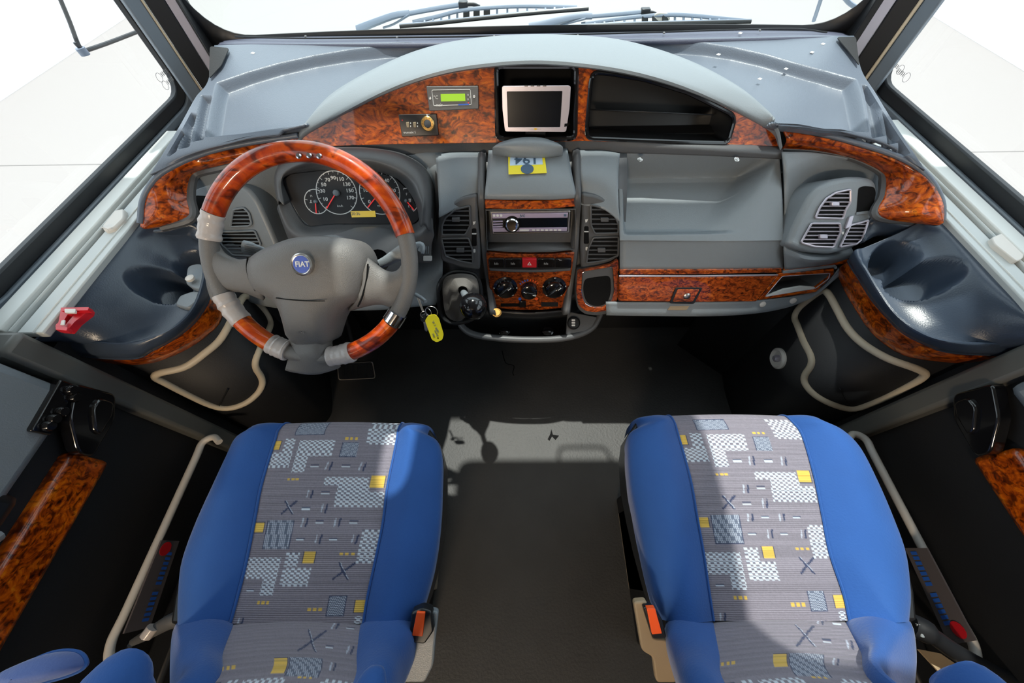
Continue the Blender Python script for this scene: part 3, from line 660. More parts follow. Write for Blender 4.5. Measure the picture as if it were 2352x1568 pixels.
# dome shaped handle at the top of the console and the numbered card
dm = lathe('grab_dome', Z(1212,350,.938), (0,-.35,1), [(.088,-.02),(.088,0),(.082,.010),(.06,.020),(.02,.024)], 'plas', dash, n=40)
hp = [zs([(1131,352,.925),(1170,357,.93),(1212,359,.93),(1255,358,.93),(1293,354,.925)]), zs([(1133,338,.948),(1170,332,.955),(1212,330,.957),(1255,331,.955),(1292,337,.948)]),
      zs([(1150,326,.95),(1180,318,.958),(1212,315,.96),(1248,317,.958),(1276,326,.95)])]
dm.hide_render = False
D.objects.remove(dm)
loft('pull_handle', [[p+Vector((0,.02,-.02)) for p in hp[0]]]+hp+[[p+Vector((0,.012,-.012)) for p in hp[2]]], 'plas', dash, nu=40, nv=24, solid=.003)
# instrument binnacle
gz = Plane((0,.86,.845), (0,-.80,.60))
face = [(650,415),(668,400),(740,392),(800,391),(855,393),(906,408),(940,440),(958,480),(962,502),(950,514),(889,514),(753,513),(712,520),(690,500),(668,462)]
hoodout = zs([(640,470,.835),(632,420,.865),(640,385,.89),(665,352,.905),(715,340,.915),(790,338,.92),(860,340,.92),(920,352,.918),(965,380,.90),(985,420,.88),(990,470,.85),(988,530,.80)])
hoodin = zs([(652,470,.845),(645,420,.878),(655,394,.90),(690,374,.92),(740,366,.93),(800,365,.933),(855,368,.932),(905,385,.92),(945,414,.90),(962,450,.88),(970,480,.86),(966,520,.82)])
hm = [a.lerp(b, .5)+Vector((0,0,.012)) for a, b in zip(hoodout, hoodin)]
fc = [gz.at(a, b, 0) for a, b in [(668,462),(650,415),(668,400),(700,396),(740,392),(800,391),(855,393),(906,408),(930,428),(948,455),(958,480),(962,502)]]
bin_ = loft('instrument_hood', [[p+Vector((0,.05,-.03)) for p in hoodout], hoodout, hm, hoodin, [a.lerp(b, .5)+Vector((0,-.004,0)) for a, b in zip(hoodin, fc)], fc], 'plasd', dash, nu=70, nv=36, solid=.003)
# lower sill of the binnacle
loft('binnacle_sill', [[gz.at(a, b, 0) for a, b in ((664,455),(690,500),(712,518),(760,514),(830,514),(900,514),(950,514),(966,500))],
                       zs([(640,470,.835),(664,525,.79),(700,545,.775),(760,545,.775),(830,545,.775),(900,545,.775),(960,545,.775),(990,500,.82)]),
                       zs([(636,480,.82),(668,560,.74),(700,590,.71),(760,600,.70),(830,600,.70),(900,600,.70),(975,600,.70),(996,540,.78)])], 'plasd', dash, nu=50, nv=16)
cl = slab('instrument_cluster', rnd(face, 6), gz, 'gauge', dash, th=.01, off=.001, bevel=0)
def ringarc(x, y, rx, a0, a1, w_, m, parent, n=40, off=.0016):
    c = gz.at(x, y, off); rr = (gz.at(x+rx, y, off)-c).length; V = []
    for i in range(n+1):
        t = math.radians(a0+(a1-a0)*i/n); d = gz.ex*math.cos(t)+gz.ey*math.sin(t); V += [c+d*rr, c+d*(rr-w_)]
    return obj('gauge_ring', V, [(2*i, 2*i+1, 2*i+3, 2*i+2) for i in range(n)], m, parent, smooth=False, solid=.0004), c, rr
for (x, y, r, a0, a1, nd, hub) in ((773,443,47,-135,315-90,None,.0085),(872,443,47,-135,225,None,.0085),(726,463,27,60,330,None,.005),(934,461,27,-60,100,None,.005)):
    if r == 47: a0, a1 = -180, 180
    o, c, rr = ringarc(x, y, r, a0, a1, .0022, 'prt', cl)
    nt = 18 if r == 47 else 5
    for k in range(nt+1):
        t = math.radians((225-270*k/nt) if r == 47 else (a0+(a1-a0)*k/nt)); d = gz.ex*math.cos(t)+gz.ey*math.sin(t)
        bar('tick', c+d*(rr-.002), c+d*(rr-(.009 if k % 2 == 0 else .005)), .0012, .0004, 'prt', cl, up=gz.n, bevel=0)
    ang = {773:-130, 872:-135, 726:-97, 934:-52}[x]; t = math.radians(ang); d = gz.ex*math.cos(t)+gz.ey*math.sin(t)
    bar('needle', c+gz.n*.004-d*.002, c+gz.n*.004+d*rr*.93, .0028, .001, 'needle', cl, up=gz.n)
    lathe('needle_hub', c, gz.n, [(hub,0),(hub*.9,.006),(hub*.5,.008)], 'plas', cl, n=20)
for s_, ang in (('10',-155+360),('30',172),('50',146),('70',119),('90',93),('110',65),('130',34),('150',8),('170',-20)):
    t = math.radians(ang); c = gz.at(773,443,.001); p = c+gz.ex*math.cos(t)*.037+gz.ey*math.sin(t)*.037
    o = text(s_, 773, 443, gz, .0125, 'prt', cl, off=.002, sx=1.15, bold=.0003); dd = p-c
    for v in o.data.vertices: v.co += dd
for s_, ang in (('0',-145),('10',170),('20',125),('30',90),('40',52),('50',8)):
    t = math.radians(ang); o = text(s_, 872, 443, gz, .012, 'prt', cl, off=.002, sx=1.15, bold=.0003); dd = (gz.ex*math.cos(t)+gz.ey*math.sin(t))*.038
    for v in o.data.vertices: v.co += dd
text('km/h', 781, 473, gz, .008, 'prt', cl, off=.002); text('rpm', 872, 472, gz, .008, 'prt', cl, off=.002)
text('H', 715, 450, gz, .008, 'prt', cl, off=.002); text('F', 934, 446, gz, .009, 'prt', cl, off=.002); text('E', 939, 474, gz, .008, 'prt', cl, off=.002)
slab('fuel_icon', rnd(rect(938,456,944,464),1), gz, 'prt', cl, th=.0004, off=.002, bevel=0)
slab('temperature_icon', [(713,459),(715,459),(715,464),(718,466),(710,466),(713,464)], gz, 'prt', cl, th=.0004, off=.002, bevel=0)
lc = slab('clock_display', [(805,485),(861,484),(863,498),(808,499)], gz, 'lcdy', cl, th=.003, off=.003, bevel=0)
o = text('20:36', 817, 491, gz, .011, 'ink', cl, off=.0036)
# left vent pod behind the wheel
LP = P3(Z(450,560,.72), Z(460,430,.86), Z(620,560,.73))
podo = [(437,440),(446,426),(480,418),(530,418),(568,432),(592,462),(618,520),(640,572),(600,590),(540,592),(490,588),(462,545),(444,500)]
pr = slab('vent_pod', podo, LP, 'plas', dash, th=.09, off=.0, r=14, bevel=.010, seg=3)
slab('blank_opening', [(443,452),(450,449),(478,450),(482,460),(480,510),(470,513),(452,506)], LP, 'void', pr, th=.003, off=.001, r=4, bevel=0)
vent([(536,481),(560,477),(572,490),(578,514),(572,519),(529,521)], LP, pr, .003, 'plas', 4, vert=5)
vent([(500,533),(585,530),(599,561),(574,588),(535,586),(508,560)], LP, pr, .003, 'plas', 6, vert=5)
vent([(452,530),(490,533),(500,570),(470,545)], LP, pr, .003, 'plas', 3, vert=2)
# small column panel right of the wheel (headlamp aim switches)
sw = slab('switch_block', [(946,560),(990,560),(988,605),(945,603)], CP, 'plasd', dash, th=.02, off=.01, r=4)
for k in range(5): slab('switch_rib', rect(966+k*4,566,968.5+k*4,583), CP, 'plas', sw, th=.004, off=.013, bevel=.0005)
slab('switch_label', rnd(rect(972,588,992,599),2), CP, 'prt', sw, th=.003, off=.013, bevel=.0005)

# ---- passenger side: open tray, slab, glovebox
tx = [1426,1500,1600,1700,1760,1792]
def passrow(y, z, xs=(1424,1500,1600,1700,1798), dy=(0,0,0,0,0)): return [Z(x, y+d, z) for x, d in zip(xs, dy)]
O1 = [(1424,356),(1500,350),(1600,350),(1700,354),(1790,362)]
TPn = PYZ((.93,.91),(.736,.782))
def tfn(p):
    # opening outline in picture-free plane coordinates (x, s along the plane)
    s = (p-Vector((0,.93,.91))).dot(Vector((0,-.835,-.55)))
    x = p.x
    x0, x1 = .282, .70-.09*(s/.23)
    r = .03
    a = min(1, max(0, (x-x0)/.018)); b = min(1, max(0, (x1-x)/(.035+.10*max(0, min(1, s/.2)))))
    c = min(1, max(0, (s-.012)/.03)); d = min(1, max(0, (.226-s)/.016)); fl = 1-.72*max(0, min(1, (s-.055)/.16))
    sm = lambda t: t*t*(3-2*t)
    dep = sm(a)*sm(b)*sm(c)*sm(d)*fl*.088
    return p - TPn.n*dep
loft('open_tray', [[TPn.at(x, y, 0) for x, y in ((1420,350),(1500,346),(1600,346),(1700,350),(1790,358))],
                   [TPn.at(x, y, 0) for x, y in ((1421,450),(1500,450),(1600,450),(1700,450),(1797,450))],
                   [TPn.at(x, y, 0) for x, y in ((1424,552),(1500,553),(1600,554),(1700,554),(1800,552))]], 'plas', dash, nu=110, nv=90, solid=.004, fn=tfn)
loft('tray_front', [[TPn.at(x, y, 0) for x, y in ((1424,550),(1500,551),(1600,552),(1700,552),(1800,550))],
                    zs([(1424,560,.765),(1500,561,.765),(1600,562,.765),(1700,562,.765),(1800,559,.765)]),
                    [GP.at(x, y, 0) for x, y in ((1424,620),(1500,620),(1600,620),(1700,619),(1799,617))]], 'plas', dash, nu=20, nv=14)
for a, b in ((1470,366),(1692,366)): screw(Z(a, b, .912), (0,-.4,1), dash, .007)
slab('burl_strip', [(1424,619),(1600,619),(1796,616),(1796,626),(1600,630),(1424,631)], GP, 'burld', dash, th=.01, off=.004, bevel=.002)
slab('burl_strip', [(1802,616),(1880,606),(1950,594),(1944,605),(1880,616),(1801,623)], GP, 'burl', dash, th=.01, off=.004, bevel=.002)
slab('glovebox_gap', [(1420,625),(1800,620),(1740,700),(1420,700)], GP, 'void', dash, th=.01, off=-.004, bevel=0)
gb = slab('glovebox_door', [(1422,635),(1600,635),(1787,632),(1737,693),(1600,694),(1421,692)], GP, 'burld', dash, th=.012, off=.005, bevel=.003)
slab('door_edge', [(1422,633),(1600,633),(1788,630),(1786,633),(1600,636),(1422,636)], GP, 'alu', gb, th=.004, off=.0055, bevel=.0008)
plate('lock_surround', rnd([(1552,661),(1614,661),(1594,698),(1538,697)], 4), [rnd([(1557,665),(1607,665),(1591,693),(1545,693)], 3)], GP, 'blk', gb, th=.006, off=.009, bevel=.001)
lk = slab('lock_plate', rnd([(1557,665),(1607,665),(1591,693),(1545,693)], 3), GP, 'burld', gb, th=.006, off=.011, bevel=.001)
lathe('lock_cylinder', GP.at(1577,679,.008), GP.n, [(.010,0),(.010,.004),(.007,.006)], 'steel', gb, n=20)
slab('latch_tab', [(1543,697),(1586,699),(1578,712),(1533,712)], PYZ((.66,.585),(.63,.55)), 'beige', gb, th=.008, off=.004, r=3)
# right corner block with small pocket
loft('corner_block', [zs([(1794,350,.918),(1870,350,.915),(1960,364,.91),(2028,392,.895)]), zs([(1798,385,.895),(1870,376,.89),(1950,385,.88),(2018,402,.87)]), zs([(1800,440,.845),(1870,450,.80),(1940,460,.79),(2010,470,.79)]),
                      zs([(1799,545,.765),(1850,560,.735),(1900,565,.735),(1957,555,.735)]), zs([(1799,570,.76),(1850,590,.745),(1900,592,.740),(1957,580,.735)]), [GP.at(a, b, 0) for a, b in ((1801,618),(1860,611),(1910,603),(1952,590))]], 'plas', dash, nu=24, nv=30)
hole = rnd([(1797,634),(1907,627),(1903,640),(1873,662),(1757,681)], 4)
plate('pocket_frame', [(1790,628),(1860,623),(1916,617),(1915,630),(1874,671),(1742,689)], [hole], GP, 'burl', dash, th=.01, off=.005, bevel=.002)
cavity('side_pocket', hole, GP, .06, 'plasd', dash, off=.004, shrink=.85, rim='alu', rimw=.0013)
slab('pocket_lip', [(1757,681),(1800,664),(1840,657),(1873,660),(1868,665)], GP, 'white', dash, th=.006, off=.005, bevel=.001)
slab('pocket_bridge', [(1800,622),(1860,615),(1918,608),(1925,613),(1860,622),(1798,629)], GP, 'plas', dash, th=.01, off=.006, bevel=.002)
loft('glovebox_underside', [[GP.at(a, b, 0) for a, b in ((1392,694),(1500,694),(1600,694),(1740,690),(1876,668),(1930,615))],
                            [GP.at(a, b, -.012) for a, b in ((1392,722),(1500,724),(1649,724),(1759,714),(1842,687),(1930,625))],
                            [GP.at(a, b, -.012)+Vector((0,.15,0)) for a, b in ((1392,722),(1500,724),(1649,724),(1759,714),(1842,687),(1930,625))]], 'plas', dash, nu=40, nv=14)
for a, b in ((1751,698),(1821,690)): lathe('fastener', GP.at(a, b, 0), GP.n, [(.009,0),(.009,.003),(.005,.004)], 'ivory', dash, n=16)
# right vent pod
EP = P3(Z(1830,580,.768), Z(1990,420,.890), Z(1990,560,.778))
po = [(1808,562),(1830,510),(1858,455),(1880,428),(1912,413),(1950,405),(1985,405),(2010,410),(2019,430),(2016,460),(2004,500),(1982,552),(1968,568),(1945,576),(1910,584),(1860,580),(1828,572)]
pr = slab('vent_pod', po, EP, 'plas', dash, th=.10, off=0, r=12, bevel=.012, seg=4)
vent([(1873,500),(1882,478),(1898,456),(1920,442),(1953,435),(1953,465),(1942,482),(1936,502)], EP, pr, .003, 'alu', 6, vert=5, knob=(1920,468))
vent([(1840,556),(1864,513),(1929,513),(1931,533),(1914,568),(1870,566),(1846,559)], EP, pr, .003, 'alu', 5, vert=6, knob=(1893,543))
vent([(1995,506),(1953,517),(1929,567),(1967,561),(1980,550)], EP, pr, .003, 'alu', 6, vert=6)
cavity('blank_opening', rnd([(1972,431),(1985,427),(2008,429),(2012,442),(2003,489),(1967,493)], 6), EP, -.0, 'void', pr, off=.001, shrink=.98)
slab('blank_sill', [(1967,493),(1968,487),(2004,483),(2002,490)], EP, 'plas', pr, th=.002, off=.003, bevel=0)
slab('thumbwheel', [(1952,498),(1962,494),(1955,520),(1942,526)], EP, 'alu', pr, th=.006, off=.006, r=3, bevel=.001)
slab('closed_mark', rnd(rect(1934,532,1939,538),2), EP, 'prt', pr, th=.001, off=.001, bevel=0)

# =================================================================== SIDE TRAYS
TR = {
 1: dict(W=[(2140,500,.850),(2172,512,.850),(2215,552,.850),(2262,606,.850),(2295,645,.850),(2330,680,.850),(2380,735,.850),(2440,800,.850)],
  R=[(1966,575,.785),(1974,594,.785),(1988,618,.785),(2018,668,.785),(2055,719,.785),(2103,757,.785),(2165,781,.785),(2270,790,.785),(2400,785,.785)],
  U=[(1950,598,.745),(1960,617,.745),(1976,640,.745),(2004,685,.745),(2035,722,.745),(2072,759,.745),(2130,790,.745),(2190,808,.745),(2330,815,.745)],
  L=[(1915,620,.665),(1926,645,.665),(1938,672,.665),(1967,722,.665),(1998,766,.665),(2038,800,.665),(2082,821,.665),(2147,831,.665),(2290,838,.665)],
  cups=[(2030,612,.040),(2085,662,.046)],
  loop=[(1895,668),(1911,678),(1930,712),(1953,753),(1987,787),(2038,817),(2096,838),(2120,851),(2110,865),(2062,892),(2011,916),(1960,933),(1919,926),(1878,906),(1855,882),(1853,862),(1868,838),(1868,817),(1851,783),(1838,749),(1831,729),(1841,708),(1868,685)]),
 -1: dict(W=[(338,512,.850),(306,520,.850),(268,555,.850),(235,590,.850),(200,632,.850),(168,672,.850),(135,712,.850),(75,785,.850)],
  R=[(480,540,.785),(474,570,.785),(470,600,.785),(466,645,.785),(448,698,.785),(415,740,.785),(360,772,.785),(280,790,.785),(120,778,.785)],
  U=[(488,590,.745),(487,615,.745),(484,650,.745),(476,690,.745),(445,738,.745),(400,775,.745),(350,802,.745),(300,822,.745),(150,815,.745)],
  L=[(525,620,.665),(524,650,.665),(520,690,.665),(510,740,.665),(480,772,.665),(442,798,.665),(391,823,.665),(330,838,.665),(170,838,.665)],
  cups=[(452,612,.040),(392,668,.046)],
  loop=[(556,682),(578,690),(605,718),(616,745),(605,772),(592,799),(583,826),(585,844),(597,864),(599,881),(588,901),(561,922),(524,932),(486,925),(435,901),(384,874),(360,860),(371,850),(425,837),(469,806),(500,779),(520,745),(541,704)])}
for s in (1, -1):
    t = TR[s]; side = 'right' if s > 0 else 'left'
    W3, R3, U3, L3 = zs(t['W']), zs(t['R']), zs(t['U']), zs(t['L'])
    W3 = catmull(W3, 9)
    for q in (W3, R3, U3, L3):
        for p in q: p.x = max(XC-1.06, min(XC+1.06, p.x))
    root = thing('side_console', {1:'right side console, dark tray with two cup wells over a cream edged pocket',-1:'left side console, dark tray and cream edged pocket partly hidden by the steering wheel'}[s], 'console', (s*.9,.6,.7))
    cups = [(Z(a, b, .76), r) for a, b, r in t['cups']]
    def cupfn(p):
        dz = 0
        for c, r in cups:
            d = math.hypot(p.x-c.x, p.y-c.y); k = max(0, min(1, (r+.006-d)/.012)); dz = max(dz, .075*k*k*(3-2*k))
        return Vector((p.x, p.y, p.z-dz))
    rows = [W3, [a.lerp(b, .16)+Vector((0,0,.006)) for a, b in zip(W3, R3)], [a.lerp(b, .32)+Vector((0,0,-.018)) for a, b in zip(W3, R3)],
            [a.lerp(b, .5)+Vector((0,0,-.045)) for a, b in zip(W3, R3)], [a.lerp(b, .72)+Vector((0,0,-.05)) for a, b in zip(W3, R3)],
            [a.lerp(b, .90)+Vector((0,0,-.035)) for a, b in zip(W3, R3)], R3, [a.lerp(b, .5)+Vector((-s*.006,-.006,.0)) for a, b in zip(R3, U3)], U3]
    ends = []
    # raise the bowl towards both ends so that it closes
    for i in (2,3,4,5):
        for j, f in ((0,.9),(1,.5),(7,.35),(8,.95)):
            base = W3[j].lerp(R3[j], {2:.32,3:.5,4:.72,5:.9}[i]); rows[i][j] = rows[i][j].lerp(base+Vector((0,0,.0)), f)
    loft('tray_bowl', rows, 'tray', root, nu=150, nv=90, solid=.003, fn=cupfn)
    loft('burl_band', [[p+Vector((0,.0,0)) for p in U3], [a.lerp(b,.5)+Vector((-s*.003,-.003,0)) for a, b in zip(U3, L3)], L3], 'burl' if s > 0 else 'burl', root, nu=60, nv=8, solid=.004)
    tube('band_edge', U3, .0045, 'tray', root, n=60, seg=8)
    # curved panel below the band down to the floor
    F3 = [Vector((p.x, p.y, 0)) for p in L3]; c3 = catmull(L3, 60)
    # inner end of the panel turns forward under the dash
    c3 = [Vector((c3[0].x-s*.16, c3[0].y+.16, .665))] + c3
    pan = root
    def wallhit(px, py, h=0):
        d = ray(px, py); best = None
        for a, b in zip(c3[:-1], c3[1:]):
            e = b-a; det = d.x*(-e.y) + e.x*d.y
            if abs(det) < 1e-12: continue
            rx, ry = a.x-CAM.x, a.y-CAM.y
            tt = (rx*(-e.y)+e.x*ry)/det; u = (d.x*ry-d.y*rx)/det
            if -.02 <= u <= 1.02 and tt > 0 and (best is None or tt < best): best = tt; nn_ = Vector((e.y,-e.x,0)).normalized()
        if best is None: p = CAM + d*((1.42)/(abs(d.x)+d.y)); nn_ = Vector((-s,-1,0)).normalized()
        else: p = CAM + d*best
        if nn_.dot(Vector((-s,-1,0))) < 0: nn_ = -nn_
        return p + nn_*h, nn_
    V, Fc = grid([[Vector((p.x, p.y, .672)) for p in c3], [Vector((p.x, p.y, 0)) for p in c3]])
    obj('kick_panel', V, Fc, 'dwall', pan, solid=.004)
    lp = catmull([Vector((a, b, 0)) for a, b in t['loop']], 90, True)
    H = [wallhit(v.x, v.y, .007) for v in lp]
    lt = tube('pocket_edging', [h[0] for h in H], .0095, 'cream', pan, closed=True, seg=10, spl=False)
    inner = [wallhit(v.x, v.y, .0015)[0] for v in lp]; c = sum(inner, Vector())/len(inner)
    # flat black sheet; the pocket's dark inside is painted, not hollowed
    g2 = []
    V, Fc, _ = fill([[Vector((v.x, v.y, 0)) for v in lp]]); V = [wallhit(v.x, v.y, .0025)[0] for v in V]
    obj('pocket_black_sheet', V, Fc, 'void', pan, smooth=True)
    a = wallhit(*((1945,925) if s > 0 else (505,925)), .006)[0]; b = wallhit(*((1930,888) if s > 0 else (522,888)), .006)[0]
    bar('pocket_strap', a, b, .012, .002, 'dwall', pan, up=H[0][1])
    # round white tie knob
    kx, ky = (1792,823) if s > 0 else (645,842)
    kp, kn = wallhit(kx, ky, .002)
    if s < 0: kp = YY(kx, ky, .62); kn = Vector((.3,-1,.3)).normalized()
    kb = thing('shut_off_knob', {1:'round white ribbed knob on the dark kick panel under the glovebox',-1:'round white ribbed knob peeking out below the steering wheel rim'}[s], 'knob', kp)
    lathe('knob_rim', kp, kn, [(.036,0),(.036,.008),(.030,.013),(.027,.008),(.024,.004)], 'ivory', kb, n=48)
    lathe('knob_core', kp+kn*.004, kn, [(.013,0),(.012,.012),(.008,.016)], 'alu', kb, n=6)
    # ridge pipe
    if s > 0: tube('ridge', [CAM+ray(x, y)*((1.0-CAM.y)/ray(x,y).y)*.0 + YY(x, y, Y_) for x, y, Y_ in ((1775,700,.80),(1762,760,.76),(1752,840,.70),(1747,930,.64))], .012, 'brown', pan, n=20)
    # blanking between tray and burl end
    loft('tray_shoulder', [zs([(2165,508,.84),(2090,512,.835),(2010,497,.83),(1985,520,.80)] if s > 0 else [(326,526,.84),(380,522,.835),(440,508,.83),(470,530,.80)]),
                           zs([(2160,520,.825),(2090,540,.80),(2010,540,.79),(1975,560,.785)] if s > 0 else [(330,535,.825),(390,545,.80),(440,545,.79),(476,560,.785)])], 'tray', root, nu=14, nv=5, solid=.01)
# grey bits standing in the left tray
for (x, y, r, m) in ((445,615,.022,'plas'),(446,640,.013,'ivory')):
    pass
cl_ = thing('cup_insert', 'grey plastic cup insert with a cream spot in the left tray, beside the wheel rim', 'holder', Z(440,640,.74))
slab('insert_body', [(430,612),(448,605),(466,606),(470,640),(462,665),(440,660),(425,650)], Plane((0,0,.775),(0,0,1)), 'plas', cl_, th=.02, r=8, bevel=.004)
slab('insert_rim', [(400,700),(412,678),(440,668),(462,668),(455,690),(430,708)], Plane((0,0,.765),(0,0,1)), 'plas', cl_, th=.02, r=8, bevel=.004)
lathe('cream_cap', Z(439,641,.782), (0,0,1), [(.010,0),(.010,.006),(.005,.008)], 'ivory', cl_, n=16)
# red plastic tool
rt = thing('emergency_hammer', 'small red plastic tool lying at the rear end of the left side tray', 'tool', Z(160,730,.83))
RP = Plane((0,0,.868),(0,0,1)); RP2 = Plane((0,0,.876),(0,0,1))
plate('tool_body', rnd([(140,707),(203,706),(201,716),(172,738),(155,758),(128,756),(127,746),(134,740)], 3), [rnd([(155,722),(171,721),(150,746),(142,744)],2)], RP, 'red', rt, th=.014, bevel=.003)
slab('grip_bar', [(139,706),(204,705),(202,712),(140,714)], RP2, 'red', rt, th=.01, r=2)
slab('clear_vial', [(148,709),(173,709),(172,718),(148,718)], RP2, 'ivory', rt, th=.004, off=.002, r=2)
slab('foot_bar', [(128,749),(155,751),(153,759),(127,757)], RP2, 'red', rt, th=.01, r=2)
slab('white_label', [(140,735),(149,734),(147,746),(137,746)], RP2, 'ivory', rt, th=.003, off=-.001)

# =================================================================== DASH-MOUNTED THINGS
mo = thing('monitor', 'small silver framed flat monitor standing in the central black niche', 'monitor', FP.at(1230,300,-.03))
MP = PYZ((.900,.935),(.945,1.06))
plate('silver_bezel', rnd([(1153,198),(1311,197),(1308,250),(1300,303),(1160,302),(1154,250)], 5), [rnd([(1164,210),(1292,209),(1287,292),(1167,292)], 2)], MP, 'alu', mo, th=.02, off=.0, bevel=.004)
slab('screen', rect(1162,207,1294,294), MP, 'screen', mo, th=.01, off=-.003, bevel=0)
slab('speaker_slot', [(1297,284),(1305,283),(1304,290),(1296,291)], MP, 'void', mo, th=.002, off=.0008, bevel=0)
slab('maker_mark', [(1225,296),(1230,294),(1235,296),(1230,299)], MP, 'yel2', mo, th=.001, off=.0008, bevel=0)
slab('maker_line', rect(1217,296,1243,297), MP, 'gprt', mo, th=.001, off=.0006, bevel=0)
for k in range(4): slab('top_button', rect(1205+k*14,195.5,1213+k*14,198.5), MP, 'blk', mo, th=.006, off=.001, bevel=.0005)
bar('stand', MP.at(1230,300,-.01), FP.at(1230,316,-.03), .05, .012, 'blk', mo)
# green display panel
dpn = thing('temperature_display', 'dark rectangular control box with lit green display on the burl fascia', 'control panel', FP.at(1041,225,0))
slab('display_case', rnd([(979,198),(1098,197),(1099,250),(986,255)], 2), FP, 'plasd', dpn, th=.02, off=.016, bevel=.002)
fr = rnd([(992,207),(1080,205),(1083,240),(996,243)], 3)
tube('printed_frame', [FP.at(a, b, .0162) for a, b in fr], .0006, 'prt', dpn, n=40, seg=5, closed=True, spl=False)
slab('green_display', [(1012,216),(1068,215),(1069,232),(1013,233)], FP, 'lcdg', dpn, th=.002, off=.0172, bevel=0)
text('°C', 1001, 224, FP, .010, 'prt', dpn, off=.0164); text('mair', 1009, 241, FP, .009, 'prt', dpn, off=.0168)
slab('blue_bar', [(1053,239),(1077,238),(1078,241),(1052,242)], FP, 'bprt', dpn, th=.001, off=.0168, bevel=0)
for a, b in ((1075,218),(1080,223),(1075,228)): lathe('soft_key', FP.at(a, b, .016), FP.n, [(.0022,0),(.0022,.0006)], 'gprt', dpn, n=10)
lathe('red_light', FP.at(1076,236,.016), FP.n, [(.0018,0),(.0018,.0008)], 'red', dpn, n=10)
for a, b in ((988,226),(1089,222)): screw(FP.at(a, b, .016), FP.n, dpn, .003)
ht = thing('heater_control', 'small black heater control with brass-ringed dial, below and left of the green display', 'control panel', FP.at(960,287,0))
slab('control_case', rnd([(915,263),(1002,261),(1007,311),(923,314)], 2), FP, 'blk', ht, th=.015, off=.012, bevel=.002)
dc = FP.at(983,284,.012)
lathe('brass_dial', dc, FP.n, [(.0165,0),(.0165,.004),(.0145,.006),(.009,.006),(.009,.003)], 'gold', ht, n=36)
lathe('dial_centre', dc+FP.n*.003, FP.n, [(.009,0),(.008,.004),(.003,.005)], 'plasd', ht, n=24)
for k in range(9):
    t = math.radians(-30+k*30); dd = FP.ex*math.cos(t)+FP.ey*math.sin(t); bar('dial_tick', dc+FP.n*.0062+dd*.011, dc+FP.n*.0062+dd*.013, .001, .0005, 'blk', ht, up=FP.n, bevel=0)
slab('pointer_mark', [(978,263),(984,263),(981,266)], FP, 'prt', ht, th=.001, off=.0125, bevel=0)
for a in (932, 948): slab('rocker_switch', [(a,281),(a+7,280),(a+8,293),(a+2,293)], FP, 'beige', ht, th=.004, off=.015, bevel=.001)
for a in (943, 959):
    for b in (283, 290): slab('switch_icon', rect(a-1,b-2,a+1,b+1.5), FP, 'prt', ht, th=.0005, off=.0125, bevel=0)
text('trumatic S', 941, 304, FP, .0075, 'prt', ht, off=.0124); lathe('red_light', FP.at(924,276,.012), FP.n, [(.0015,0),(.0015,.0008)], 'red', ht, n=10)
# radio
rd = thing('car_radio', 'lilac-silver car radio with round metal knob in the centre console', 'radio', CP.at(1218,535,0))
ro = [(1125,485),(1311,483),(1308,535),(1131,538)]
slab('radio_sleeve', rnd(ro, 3), CP, 'steel', rd, th=.05, off=.004, bevel=.002)
slab('radio_recess', rnd([(1129,489),(1307,487),(1304,532),(1134,535)], 2), CP, 'blk', rd, th=.02, off=.0045, bevel=0)
slab('face_top', [(1130,491),(1305,489),(1304,500),(1131,502)], CP, 'radio', rd, th=.01, off=.010, bevel=.001)
slab('face_bottom', [(1131,524),(1303,522),(1302,531),(1132,533)], CP, 'radio', rd, th=.01, off=.010, bevel=.001)
slab('radio_display', [(1188,502),(1303,500),(1302,522),(1189,524)], CP, 'screen', rd, th=.008, off=.008, bevel=.0005)
for k in range(3): slab('side_key', [(1132,508+k*6),(1155,507+k*6),(1155,510+k*6),(1132,511+k*6)], CP, 'radio', rd, th=.01, off=.010, bevel=.0008)
kc = CP.at(1176,514,.008)
lathe('knob_ring', kc, CP.n, [(.022,0),(.022,.004),(.018,.004)], 'blkg', rd, n=36)
lathe('volume_knob', kc, CP.n, [(.0175,0),(.0175,.010),(.015,.013),(.013,.0125),(.0,.0125)], 'chrome', rd, n=36)
for k in range(7): slab('preset_key', rect(1222+k*10,527,1229+k*10,530), CP, 'prt', rd, th=.003, off=.0115, bevel=.0003)
slab('mode_key', [(1194,527),(1216,527),(1214,531),(1192,531)], CP, 'prt', rd, th=.003, off=.0112, bevel=.0003)
for k in range(3): lathe('round_key', CP.at(1135+k*8,495,.010), CP.n, [(.0035,0),(.003,.001)], 'prt', rd, n=12)
text('JVC', 1200, 496, CP, .009, 'ink', rd, off=.0106, bold=.0003)
slab('eject_key', rect(1295,492,1301,497), CP, 'ink', rd, th=.001, off=.0106, bevel=0)
# numbered card
KPn = PYZ((.935,.918),(.87,.900))
cardp = P3(Z(1168,356,.921), Z(1249,355,.921), Z(1210,400,.909))
cdn = thing('numbered_card', 'yellow and pale blue card reading 194 upside down, tucked under the console handle', 'card', cardp.at(1210,378,0))
slab('yellow_sheet', [(1167,352),(1250,350),(1256,397),(1168,400)], cardp, 'yel', cdn, th=.0008, off=.004, bevel=0)
slab('blue_window', [(1172,352),(1244,350),(1247,377),(1171,380)], cardp, 'card', cdn, th=.0004, off=.0046, bevel=0)
text('194', 1209, 366, cardp, .039, 'ink', cdn, off=.0052, rot=180, sx=1.05, bold=.0006)
lathe('grey_spot', cardp.at(1211,388,.0045), cardp.n, [(.016,0),(.016,.0004)], 'ink', cdn, n=30)

